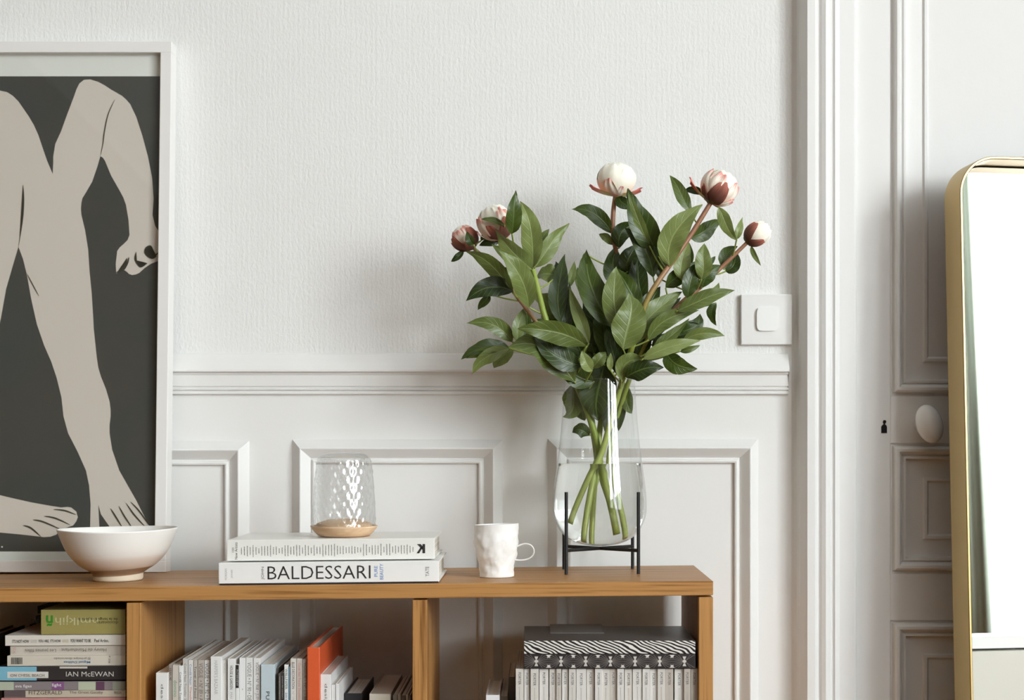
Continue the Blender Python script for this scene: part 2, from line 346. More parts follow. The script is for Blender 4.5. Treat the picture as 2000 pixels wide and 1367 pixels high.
# panelled door
YD = 2.535
door = bpy.data.objects.new('door_1', None); C.objects.link(door); door.location = (XD0, YD, 0); struct(door, 'white panelled door with oval knob')
pxl, pxr = X(1739, YD), XD1-(X(1739, YD)-XD0)
zz = [0.005, 0.20, Z(1212, YD), Z(1120, YD), Z(866, YD), Z(773, YD), 1.98, 2.195]
for a, b in ((XD0, pxl), (pxr, XD1)): attach(box('stile', a, b, YD, YD+0.025, 0.005, 2.195, M['white_paint'], None, .0008), door)
for a, b in ((zz[0], zz[1]), (zz[2], zz[3]), (zz[4], zz[5]), (zz[6], zz[7])): attach(box('rail', pxl, pxr, YD, YD+0.025, a, b, M['white_paint'], None, .0008), door)
dp = [(0, 0), (.0015, -.004), (.004, -.004), (.006, .005), (.009, .008), (.013, .008), (.017, .003), (.019, -.002), (.021, .002), (.024, .002), (.026, -.007), (.053, -.008), (.055, -.004), (.059, -.004), (.062, -.008)]
for a, b in ((zz[1], zz[2]), (zz[3], zz[4]), (zz[5], zz[6])):
    attach(rect_mould('panel', pxl, pxr, a, b, YD, dp, M['white_paint'], None, True), door)
kc = P(1815, 828, YD-0.05)
bm = bmesh.new(); bmesh.ops.create_uvsphere(bm, u_segments=32, v_segments=20, radius=1)
for q in bm.verts: q.co = Vector((q.co.x*.0205, q.co.y*.0155, q.co.z*.0305))
bmesh.ops.rotate(bm, verts=bm.verts, matrix=Matrix.Rotation(math.radians(-17), 3, 'Y')); bmesh.ops.translate(bm, verts=bm.verts, vec=kc)
tube_bm(bm, [kc, (kc.x, YD-0.012, kc.z), (kc.x, YD, kc.z)], [.008, .009, .013], 16)
attach(bmo('knob', bm, M['porcelain'], None, True), door)
bm = bmesh.new(); kx, kz = X(1726.5, YD), Z(833, YD); s = YD/F
ol = [(kx+s*a, kz-s*b) for a, b in ((-5.5, 13), (-5.5, 0), (-3, -3), (-1, -4.5), (-1.5, -6), (-2.5, -9), (-1, -12.3), (1.5, -12.8), (4, -11.5), (4.5, -9), (3, -6.3), (2, -4.5), (4, -3), (5.8, 0), (5.8, 13))]
fr = [bm.verts.new((a, YD-0.0006, b)) for a, b in ol]; bk = [bm.verts.new((a, YD+0.01, b)) for a, b in ol]
bm.faces.new(fr)
for i in range(len(fr)): bm.faces.new((fr[i], fr[(i+1) % len(fr)], bk[(i+1) % len(fr)], bk[i]))
attach(bmo('keyhole', bm, M['void_black']), door)  # solid black plate stands for the dark inside the hole
# light switch
ls = thing('light_switch', 'square white light switch beside the door casing', 'light switch', (X(1497, YW), YW, Z(624, YW)))
attach(box('plate', X(1447.5, YW-.01), X(1547, YW-.01), YW-.010, YW-.0005, Z(673, YW-.01), Z(574.5, YW-.01), M['switch_plastic'], None, .0015, 2), ls)
bm = bmesh.new(); x0, x1, z0, z1 = X(1477.5, YW-.01), X(1519, YW-.01), Z(646.5, YW-.01), Z(600.5, YW-.01); cxx, czz = (x0+x1)/2, (z0+z1)/2
ring = []
for i in range(48):
    a = 2*math.pi*i/48; ca, sa = math.cos(a), math.sin(a); q = (abs(ca)**5.5+abs(sa)**5.5)**(-1/5.5); ring.append((cxx+q*ca*(x1-x0)/2, czz+q*sa*(z1-z0)/2))
lo = [bm.verts.new((a, YW-.0098, b)) for a, b in ring]; hi = [bm.verts.new((a, YW-.0135-0.002*(cxx-a)/(x1-x0), b)) for a, b in ring]
bm.faces.new(hi)
for i in range(48): bm.faces.new((lo[i], lo[(i+1) % 48], hi[(i+1) % 48], hi[i]))
attach(bmo('rocker', bm, M['switch_plastic']), ls)
# ================================================================== leaning mirror
PSI, LEAN, MD, MW, MH = math.radians(10), math.radians(2.8), 0.055, 0.46, 1.376
nh = Vector((math.sin(PSI), -math.cos(PSI), 0)); U = Vector((math.cos(PSI), math.sin(PSI), 0))
V = Vector((0, 0, 1))*math.cos(LEAN)-nh*math.sin(LEAN); N = U.cross(V).normalized()      # N points to the room
if N.y > 0: N = -N
edge = Vector((X(1876.5, 2.39), 2.39, Z(450, 2.39))); O = edge-V*(edge.z/V.z)
mir = thing('mirror', 'tall floor mirror in a deep rounded brass frame leaning on the door', 'mirror', O+U*MW/2)
def mp3(u, v, n): return O+U*u+V*v+N*(n-MD)
def rrect(ins, R, n, k=14):
    pts = []; r = max(R-ins, .002)
    for cx_, cy_, a0 in ((MW-R, MH-R, 0), (R, MH-R, 90), (R, R, 180), (MW-R, R, 270)):
        for i in range(k+1):
            a = math.radians(a0+90*i/k); pts.append(mp3(cx_+r*math.cos(a), cy_+r*math.sin(a), n))
    return pts
bm = bmesh.new(); R_ = 0.058; loops = []
for ins, n_ in ((0, 0), (0, MD-.001), (.001, MD), (.0035, MD), (.0045, MD-.001), (.0045, 0.004)):
    loops.append([bm.verts.new(p) for p in rrect(ins, R_, n_)])
L = len(loops[0])
for a, b in zip(loops[:-1], loops[1:]):
    for i in range(L): bm.faces.new((a[i], a[(i+1) % L], b[(i+1) % L], b[i]))
attach(bmo('frame', bm, M['brass'], None, True), mir).data.set_sharp_from_angle(angle=math.radians(40))
bm = bmesh.new(); bm.faces.new([bm.verts.new(p) for p in rrect(.003, R_, .002)]); attach(bmo('backing', bm, M['void_black']), mir)
bm = bmesh.new(); bm.faces.new([bm.verts.new(p) for p in rrect(.0065, R_, .006)]); bmesh.ops.recalc_face_normals(bm, faces=bm.faces)
attach(bmo('mirror_glass', bm, M['mirror_silver']), mir)
vl = (Z(1277, 2.335))/V.z
for nm, v0, v1, n1, mt in (('reflected_strip', vl+.0025, vl+.020, .040, 'reflected_strip_white'), ('lower_panel', .0062, vl-.001, .046, 'mirror_panel')):  # upper white bar is solid, standing for a strip reflected in the glass
    bm = bmesh.new(); bbox(bm, .0062, MW-.0062, .0065, n1, v0, v1, .0006)
    for q in bm.verts: q.co = mp3(q.co.x, q.co.z, q.co.y)
    attach(bmo(nm, bm, M[mt]), mir)
# ================================================================== bookcase
YS0, YS1, ZT, SL = 2.24, 2.52, 0.75, 0.0104
def ztop(x): return ZT+SL*x                       # the old floor slopes a little, and the bookcase with it
def zsh(x, z): return z+SL*x*(z/ZT)
ZB1 = 0.355
bk = thing('bookcase', 'long low oak bookcase with open backless compartments', 'bookcase', (-0.56, 2.38, 0))
def board(name, x0, x1, y0, y1, z0, z1, mt):
    bm = bmesh.new(); bbox(bm, x0, x1, y0, y1, z0, z1, .0009)
    for q in bm.verts: q.co.z = zsh(q.co.x, q.co.z)
    return attach(bmo(name, bm, M[mt]), bk)
xr = [X(1393, YS0), X(833.5, YS0), X(274.5, YS0), X(274.5, YS0)-.399, X(274.5, YS0)-.798]; TH = .0202
board('top_board', xr[-1]-TH, xr[0], YS0, YS1, ZT-.020, ZT, 'oak_along')
for i, xx in enumerate(xr):
    nm = 'side_panel' if i in (0, 4) else 'divider'
    board(nm, xx-TH, xx, YS0+.0015, YS1, 0.0, ZT-.0225, 'oak_upright')
for a, b in zip(xr[1:], xr[:-1]):
    for z0, z1 in ((ZB1-.02, ZB1), (.03, .05)):
        board('shelf', a, b-TH, YS0+.003, YS1, z0, z1, 'oak_along')
def zfl(x): return zsh(x, ZB1)
# ================================================================== printing
def text_mesh(s, bold=0.0):
    cu = bpy.data.curves.new('t', 'FONT'); cu.body = s; cu.size = 1; cu.resolution_u = 2; cu.offset = bold
    o = bpy.data.objects.new('t', cu); C.objects.link(o); bpy.context.view_layer.update()
    dg = bpy.context.evaluated_depsgraph_get(); me = bpy.data.meshes.new_from_object(o.evaluated_get(dg))
    bpy.data.objects.remove(o); bpy.data.curves.remove(cu); return me
def text_on(parent, s, cx, cz, y, length, height, way, mt, bold=0.0, mirror=False):
    """flat print centred at (cx, y, cz) on a face looking to -Y; way: right, down, up or flip"""
    me = text_mesh(s, bold)
    xs = [v.co.x for v in me.vertices]; ys_ = [v.co.y for v in me.vertices]
    if not xs: return
    x0, x1, y0, y1 = min(xs), max(xs), min(ys_), max(ys_)
    a, b = {'right': ((1, 0), (0, 1)), 'down': ((0, -1), (1, 0)), 'up': ((0, 1), (-1, 0)), 'flip': ((-1, 0), (0, -1))}[way]
    for v in me.vertices:
        p = ((v.co.x-x0)/(x1-x0)-.5)*length*(-1 if mirror else 1); q = ((v.co.y-y0)/(y1-y0)-.5)*height
        v.co = (cx+a[0]*p+b[0]*q, y, cz+a[1]*p+b[1]*q)
    return attach(link('lettering', me, mt), parent)
def rects_on(name, parent, rects, y, mt, th=0.0):
    vs_, fs = [], []
    for x0, x1, z0, z1 in rects:
        i = len(vs_); vs_ += [(x0, y, z0), (x1, y, z0), (x1, y, z1), (x0, y, z1)]; fs.append((i, i+1, i+2, i+3))
    return attach(pd(name, vs_, fs, mt), parent)
def poly_on(name, parent, polys, fn, mt):
    bm = bmesh.new()
    for pl in polys:
        f = bm.faces.new([bm.verts.new(fn(*q)) for q in pl])
    bmesh.ops.triangulate(bm, faces=bm.faces)
    return attach(bmo(name, bm, mt), parent)
def book(name, label, cat, way, x0, x1, y0, y1, z0, z1, cover, spine=None, bt=.0022, inset=.003, group=None, pages=None):
    t = thing(name, label, cat, ((x0+x1)/2, (y0+y1)/2, z0), (0, 0, 0), group)
    bm = bmesh.new(); e = .0003
    if way == 'up':
        bbox(bm, x0, x0+bt, y0+bt, y1, z0, z1, e); bbox(bm, x1-bt, x1, y0+bt, y1, z0, z1, e)
    else:
        bbox(bm, x0, x1, y0+bt, y1, z0, z0+bt, e); bbox(bm, x0, x1, y0+bt, y1, z1-bt, z1, e)
    attach(bmo('cover', bm, cover), t)
    attach(box('spine', x0, x1, y0, y0+bt*1.02+.0004, z0, z1, spine or cover, None, min(.0009, bt*.5), 2), t)
    pg = pages or M['page_block']
    if way == 'up': attach(box('pages', x0+bt, x1-bt, y0+bt*1.1, y1-inset, z0+inset*.5, z1-inset, pg), t)
    else: attach(box('pages', x0+inset, x1-inset, y0+bt*1.1, y1-inset, z0+bt, z1-bt, pg), t)
    return t
INK = flat(40, 38, 38); GREY = flat(120, 118, 116); PALE = flat(176, 174, 172)
# ================================================================== two art books lying on the bookcase
WH = flat(236, 236, 234, .35); WH2 = flat(232, 231, 226, .35)
yb = 2.252; x0, x1 = X(427, yb), X(857.5, yb); zb = ztop((x0+x1)/2)+.0016; hB = .0296
b1 = book('art_book', 'thick white art book with large thin black capitals on its spine', 'book', 'lie', x0, x1, yb, yb+.178, zb, zb+hB, WH, None, .003, .004, 'art books lying on the bookcase')
rects_on('base_edge', b1, [(x0+.001, x1-.001, zb-.001, zb+.0009)], yb-.0002, flat(30, 32, 38))
zc = zb+hB/2; sx = yb/F
text_on(b1, 'BALDESSARI', X(623.5, yb), zc+.0003, yb-.0004, 201*sx, 26*sx, 'right', INK, -.008)
text_on(b1, 'JOHN', X(514, yb), zc, yb-.0004, 25*sx, 6.5*sx, 'up', GREY)
text_on(b1, 'PURE', X(734.5, yb), zc+.001, yb-.0004, 21*sx, 6.5*sx, 'up', flat(96, 138, 200))
text_on(b1, 'BEAUTY', X(745.5, yb), zc+.0005, yb-.0004, 31*sx, 6.5*sx, 'up', flat(96, 138, 200))
text_on(b1, 'TATE', X(835, yb), zc, yb-.0004, 19*sx, 6.5*sx, 'up', GREY)
text_on(b1, 'MORGAN', X(441.5, yb), zc-.001, yb-.0004, 22*sx, 4*sx, 'up', PALE); text_on(b1, 'JONES', X(453.5, yb), zc-.0005, yb-.0004, 16*sx, 4*sx, 'up', PALE)
b1.rotation_euler = (0, -SL, 0)
yb = 2.264; x0, x1 = X(443, yb), X(849, yb); zb2 = zb+hB+.0016; hA = .0298
b2 = book('art_book', 'white art book with rows of tiny names and a black emblem on its spine', 'book', 'lie', x0, x1, yb, yb+.168, zb2, zb2+hA, WH2, None, .003, .004, 'art books lying on the bookcase')
zc = zb2+hA/2; sx = yb/F
text_on(b2, '100', X(455.5, yb), zc+.001, yb-.0004, 9*sx, 4.5*sx, 'up', GREY); text_on(b2, 'New Artists', X(461.5, yb), zc-.0005, yb-.0004, 33*sx, 5.5*sx, 'up', flat(90, 88, 86))
rr = []; rng = random.Random(3)
for i in range(60):
    px = 472+i*(807-472)/59; ln = rng.uniform(9, 25); a = -ln/2
    while a < ln/2:
        d = rng.uniform(1.0, 2.6); rr.append((X(px-.75, yb), X(px+.75, yb), zc+(a-1)*sx, zc+(min(a+d, ln/2)-1)*sx)); a += d+rng.uniform(.4, .9)
rects_on('small_print', b2, rr, yb-.0004, flat(128, 126, 122))
kx = X(823, yb)
def kf(u, v): return (kx+u*sx, yb-.0004, zc+v*sx)
poly_on('emblem', b2, [[(2.5, -9), (7.5, -9), (7.5, 9), (2.5, 9)], [(-8, 9), (-1, 9), (3, 4), (3, -3)], [(3, 3), (-4, -9), (-9, -9), (-3, 0), (-2, 2)]], kf, INK)
b2.rotation_euler = (0, -SL, 0)
# ================================================================== glass cloche on a wooden dish
yc = 2.325; zc0 = zb2+hA+.0008+SL*(X(672, yc)-(x0+x1)/2); s = yc/F
cl = thing('glass_cloche', 'small dimpled clear glass dome on a pale wooden dish', 'glass dome', (X(672, yc), yc, zc0))
lathe('dish', [(0, .0006), (.034, 0), (.037, .0006), (.043, .006), (.0475, .0125), (.0487, .0145), (.0478, .0150), (.0425, .0118), (.041, .0125), (.040, .0175), (.0385, .0185), (0, .0185)], M['pale_wood'], cl, 64)
lathe('knob_disc', [(.0385, .0183), (.036, .0195), (.024, .0235), (.010, .0245), (0, .0245)], M['pale_wood'], cl, 48)
n, mrow = 128, 72; pr = []
def dome_r(t):     # t 0 bottom .. 1 top
    return None
base = [(.0466, .0128), (.0466, .026), (.0462, .040), (.0446, .066), (.0426, .090), (.0408, .1045), (.0385, .1115), (.034, .1165), (.026, .1193), (.013, .1206), (0.0, .1209)]
cv = catmull([(r, 0, z) for r, z in base], 8); cv = [(max(q.x, 0), q.z) for q in cv]
def dome_surface(off, dimple):
    vs_ = []; 
    for k, (r, z) in enumerate(cv):
        for i in range(n):
            a = 2*math.pi*i/n; d = 0
            if dimple and r > .02:
                # staggered rows of tall oval dimples
                rowh = .0115; row = (z-.013)/rowh; cols = 25
                best = 9
                for rr_ in (math.floor(row-.5), math.floor(row-.5)+1, math.floor(row-.5)+2):
                    cz_ = (rr_+.0); ph = (rr_ % 2)*.5; u = a/(2*math.pi)*cols-ph; du = u-round(u)
                    dd = (du/.52)**2+((row-cz_)/.95)**2; best = min(best, dd)
                d = -.0022*max(0, 1-best)*min(1, max(0, (.116-z)/.01))*min(1, (z-.012)/.006)
            vs_.append(((r-off+d)*math.cos(a), (r-off+d)*math.sin(a), z-(off if k > len(cv)-30 else 0)*min(1, max(0, (k-(len(cv)-30))/20))))
    return vs_
A = dome_surface(0, True); B = dome_surface(.0020, False); m_ = len(cv); fs = []
for k in range(m_-1):
    for i in range(n):
        j = (i+1) % n
        fs.append((k*n+i, k*n+j, (k+1)*n+j, (k+1)*n+i)); o_ = m_*n
        fs.append((o_+k*n+i, o_+(k+1)*n+i, o_+(k+1)*n+j, o_+k*n+j))
for i in range(n):
    j = (i+1) % n; fs.append((i, m_*n+i, m_*n+j, j))
dm = pd('glass_dome', A, [f for f in fs if max(f) < m_*n], M['dome_glass'], cl, True)
bm = bmesh.new(); bm.from_mesh(dm.data); bmesh.ops.remove_doubles(bm, verts=bm.verts, dist=1e-5); bmesh.ops.recalc_face_normals(bm, faces=bm.faces); bm.to_mesh(dm.data); bm.free()
# ================================================================== bowl
yc = 2.353; xc = X(230.5, yc)
bw = thing('ceramic_bowl', 'wide white glazed bowl with a bare clay band above its foot', 'bowl', (xc, yc, ztop(xc)+.0005), (0, -SL, 0))
s = yc/F
po = [(.0, .003), (.030, .003), (.031, 0), (.0345, 0), (.0358, .0025), (.0360, .0085), (.0365, .0105), (.043, .0150), (.0535, .0215), (.0640, .0315), (.0720, .0420), (.0775, .0530), (.0820, .0640), (.0848, .0715), (.0856, .0740), (.0850, .0752), (.0836, .0745)]
pin = [(.0800, .0640), (.0745, .0510), (.068, .040), (.058, .0290), (.046, .0210), (.030, .0155), (.012, .0135), (0, .0132)]
def smo(pts, per): return [(max(0, q.x), q.z) for q in catmull([(r, 0, z) for r, z in pts], per)]
o = lathe('bowl_body', po[:7]+smo(po[6:], 4)[1:]+smo(pin, 4), M['bowl_glaze'], bw, 72)
for q in o.data.vertices:
    a = math.atan2(q.co.y, q.co.x); f = 1+.006*math.sin(2*a+.6)+.004*math.sin(3*a); q.co.x *= f; q.co.y *= f; q.co.z += .0009*math.sin(a*2+1)*(q.co.z/.075)
# ================================================================== mug
yc = 2.343; xc = X(970.5, yc)
mg = thing('ceramic_mug', 'white crumpled porcelain mug with a thin ring handle', 'mug', (xc, yc, ztop(xc)+.0005), (0, -SL, 0))
pr = smo([(.0245, 0), (.0252, .0015), (.0250, .008), (.0257, .018), (.0290, .032), (.0312, .046), (.0312, .060), (.0316, .072), (.0318, .0765)], 5)
inn = [(.0306, .0768), (.0298, .072), (.0295, .056), (.0285, .040), (.0250, .024), (.0225, .008), (.018, .004), (0, .0035)]
mb = lathe('mug_body', [(0, 0)]+pr+smo(inn, 3), M['mug_bisque'], mg, 80)
from mathutils import noise as mn
for q in mb.data.vertices:
    a = math.atan2(q.co.y, q.co.x); r = math.hypot(q.co.x, q.co.y)
    if r < .012: continue
    env = min(1, q.co.z/.012)*min(1, max(.12, (.0775-q.co.z)/.02)); outer = 1.0
    p3 = Vector((math.cos(a)*2.6, math.sin(a)*2.6, q.co.z*85))
    d = (mn.noise(p3)*.0022+abs(mn.noise(p3*2.1))*.0019-.0006)*env
    f = 1+(d+.0008*math.sin(2*a+.9)*q.co.z/.0765)/r
    q.co.x *= f; q.co.y *= f; q.co.z += .0011*math.sin(a+2.2)*max(0, q.co.z-.06)/.0165
s = yc/F; bm = bmesh.new(); hp = []
for px, py in ((1008, 1069), (1018, 1064.5), (1028, 1062.5), (1038, 1066), (1043.3, 1075), (1041, 1085), (1032, 1092), (1019, 1094.5), (1003, 1093.5)):
    q = P(px, py, yc); hp.append(q-Vector(mg.location))
cvp = catmull(hp, 5); prev = None; secs = []
for i, p in enumerate(cvp):
    t = (cvp[min(i+1, len(cvp)-1)]-cvp[max(i-1, 0)]).normalized(); nrm = Vector((t.z, 0, -t.x))
    wd = .0042 if i < 26 else .0034
    secs.append([bm.verts.new(p+Vector((0, 1, 0))*wd*math.cos(a)+nrm*.0011*math.sin(a)) for a in [2*math.pi*k/10 for k in range(10)]])
for a, b in zip(secs[:-1], secs[1:]):
    for k_ in range(10): bm.faces.new((a[k_], a[(k_+1) % 10], b[(k_+1) % 10], b[k_]))
bm.faces.new(secs[0]); bm.faces.new(secs[-1])
bmo('handle', bm, M['mug_bisque'], mg, True)
# ================================================================== framed print leaning on the wall
FH, FW, FT = .832, .62, .034
al = math.asin((YW-.003-2.482-FT)/FH)
xF1 = X(323.5, 2.482); zF = ztop(xF1)+.0006
fr_ = thing('framed_print', 'large white-framed print of pale bare legs on a dark ground', 'framed print', (xF1-FW/2, 2.482, zF))
Of = Vector((xF1-FW, 2.482, zF)); Vf = Vector((0, math.sin(al), math.cos(al))); Nf = Vector((0, -math.cos(al), math.sin(al)))
def f3(u, v, n): return Of+Vector((u, 0, 0))+Vf*v+Nf*n
def fbox(name, u0, u1, v0, v1, n0, n1, mt, bev=.0008):
    bm = bmesh.new(); bbox(bm, u0, u1, n0, n1, v0, v1, bev)
    for q in bm.verts: q.co = f3(q.co.x, q.co.z, q.co.y)
    return attach(bmo(name, bm, M[mt]), fr_)
fw = .0178
for a in ((0, FW, 0, fw), (0, FW, FH-fw, FH), (0, fw, fw, FH-fw), (FW-fw, FW, fw, FH-fw)): fbox('frame_rail', *a[:4], -FT, 0, 'frame_white')
fbox('backing_paper', fw, FW-fw, fw, FH-fw, -.016, -.0145, 'paper_mat', 0)
def f_px(px, py, depth):
    """photo pixel -> point on the print plane (depth behind the frame front)"""
    o_ = Vector((0, 0, H)); d = Vector(((px-CX)/F, 1, (CY-py)/F)); p0 = f3(0, 0, -depth)
    t = (p0-o_).dot(Nf)/d.dot(Nf); return o_+d*t
UL = X(-432, 2.5)                            # the sheet goes on beyond the picture's edge
def fpp(dep): return lambda px, py: f_px(px, py, dep)
XE, XW = 318, -420
poly_on('print_ground', fr_, [[(XW, 149), (XE, 149), (XE, 1077), (XW, 1077)]], fpp(.0142), M['art_dark'])
right_leg = [(0, 177), (14, 180), (25, 187), (36, 198), (45, 211), (56, 227), (66, 244), (75, 264), (82, 285), (92, 314), (103, 340), (104, 318), (104, 306), (108, 281), (119, 257), (131, 224), (145, 187), (149, 175), (155, 163), (164, 156), (176, 155), (192, 160),
             (205, 167), (217, 175), (238, 187), (246, 194), (254, 203), (266, 228), (278, 265), (289, 306), (297, 347), (300, 388), (298, 420), (303, 441), (310, 452), (312, 505), (308, 510), (295, 515), (283, 523), (272, 533), (265, 536), (258, 537), (252, 535), (248, 531), (242, 527), (234, 531), (227, 534),
             (226, 515), (229, 490), (234, 483), (242, 476), (249, 469), (253, 459), (252, 445), (251, 429), (246, 400), (241, 386), (233, 371), (217, 343), (205, 314), (201, 308), (196, 305), (190, 326), (180, 355), (166, 379), (161, 387), (159, 396), (158, 408), (159, 420), (166, 449), (172, 486), (175, 531), (179, 572), (182, 620),
             (183, 641), (186, 670), (189, 698), (192, 718), (197, 735), (207, 760), (214, 784), (216, 800), (216, 813), (214, 830), (214, 846), (219, 878), (233, 919), (254, 956), (266, 977), (278, 1001), (291, 1026), (300, 1040),
             (240, 1043), (216, 1031), (208, 1020), (197, 1004), (192, 985), (194, 1030), (176, 1030), (177, 985), (174, 948), (168, 919), (152, 883), (133, 846), (124, 813), (120, 776), (111, 739), (100, 706), (86, 674), (72, 633), (61, 584), (53, 539), (45, 506), (36, 482),
             (25, 519), (12, 564), (2, 620), (-12, 690), (-60, 830), (-120, 905), (-190, 930), (-220, 860), (-205, 700), (-180, 560), (-190, 420), (-170, 300), (-120, 215), (-60, 182)]
foot = [(-150, 945), (-80, 952), (0, 967), (25, 973), (61, 981), (94, 987), (119, 991), (132, 990), (139, 991), (149, 999), (152, 1010), (149, 1018), (143, 1026), (119, 1034), (110, 1044), (99, 1048), (86, 1049), (61, 1046), (33, 1043), (0, 1040), (-80, 1034), (-165, 1028), (-195, 985)]
poly_on('print_figure', fr_, [right_leg], fpp(.0139), M['art_skin'])
poly_on('print_figure', fr_, [foot], fpp(.0136), M['art_skin'])
def stroke(pts, w0=1.0, w1=1.0, mid=1.0):
    n = len(pts); L_, R2 = [], []
    for i, (x, y) in enumerate(pts):
        xa, ya = pts[max(i-1, 0)]; xb, yb_ = pts[min(i+1, n-1)]; dx, dy = xb-xa, yb_-ya; l = math.hypot(dx, dy) or 1
        t = i/(n-1); w = (w0*(1-t)+w1*t)*(1-(2*t-1)**2)+mid*.35
        L_.append((x-dy/l*w/2, y+dx/l*w/2)); R2.append((x+dy/l*w/2, y-dx/l*w/2))
    return L_+R2[::-1]
def sm2(pts, per=5): return [(q.x, q.z) for q in catmull([(x, 0, y) for x, y in pts], per)]
strokes = [([(45, 361), (46.5, 390), (44, 430), (36, 482)], 1.6, 1.6), ([(224, 195), (211, 224), (204, 257), (201, 281), (196, 305)], 1.8, 1.4), ([(53, 535), (64, 556), (76, 578)], 1.6, 1.2),
           ([(104, 995), (126, 997), (148, 1005)], 3, 2.4), ([(86, 1008), (108, 1012), (137, 1025)], 3, 2.6), ([(64, 1015), (84, 1019), (119, 1034)], 3.2, 2.6), ([(45, 1026), (60, 1031), (80, 1048)], 3.4, 2.8),
           ([(216, 993), (226, 1009), (239, 1030)], 2.8, 2.4), ([(232, 988), (243, 1008), (258, 1030)], 2.4, 2.4), ([(246, 982), (262, 1005), (284, 1029)], 2.4, 2.4), ([(255, 980), (272, 998), (293, 1028)], 2.2, 2.4),
           ([(226, 533), (240, 526), (246, 515), (248, 504)], 6, 2), ([(252, 502), (249, 514), (243, 527)], 3, 2), ([(266, 492), (264, 506), (272, 518), (284, 516)], 2.4, 3), ([(265, 508), (274, 521), (288, 514)], 2.4, 2),
           ([(306, 500), (298, 505), (288, 500), (283, 492), (286, 483), (294, 480), (299, 487)], 2.4, 2.2), ([(292, 504), (304, 498), (310, 492)], 2.6, 2)]
for p, a, b in strokes: poly_on('print_line', fr_, [stroke(sm2(p), a, b, 1.2)], fpp(.0130), M['art_line'])
poly_on('print_mark', fr_, [[(4+1.8*math.cos(a*math.pi/4), 1068+1.8*math.sin(a*math.pi/4)) for a in range(8)]], fpp(.0130), M['art_skin'])
attach(pd('glazing', [f3(fw-.001, fw-.001, -.006), f3(FW-fw+.001, fw-.001, -.006), f3(FW-fw+.001, FH-fw+.001, -.006), f3(fw-.001, FH-fw+.001, -.006)], [(0, 1, 2, 3)], M['picture_glazing']), fr_)
# ================================================================== magazines and books standing in the middle compartment
def up(px0, px1, py, Y, depth, label, col, name='magazine', cat='magazine', texts=(), spine=None, bt=.0007, inset=.0008, group=None, pages=None):
    g = .00025; x0, x1 = X(px0, Y)+g, X(px1, Y)-g; xm = (x0+x1)/2; z0 = zfl(xm)+.0006; z1 = Z(py, Y)
    t = book(name, label, cat, 'up', x0, x1, Y, Y+depth, z0, z1, col, spine, bt, inset, group, pages)
    s = Y/F
    for s_, dpx, length, ht, mt in texts:        # text, start below top (px), length (px), letter height (px)
        text_on(t, s_, xm, z1-(dpx+length/2)*s, Y-.0003, length*s, ht*s, 'down', mt)
    return t
MW_ = flat(226, 226, 224, .4); MB = flat(206, 200, 192, .45); MG = flat(176, 168, 160, .5); MT = flat(198, 190, 180, .5)
G1 = 'magazines standing in the middle compartment'
G_ = flat(104, 102, 100); BL = flat(90, 130, 170); GN = flat(96, 150, 110); RD = flat(190, 110, 100)
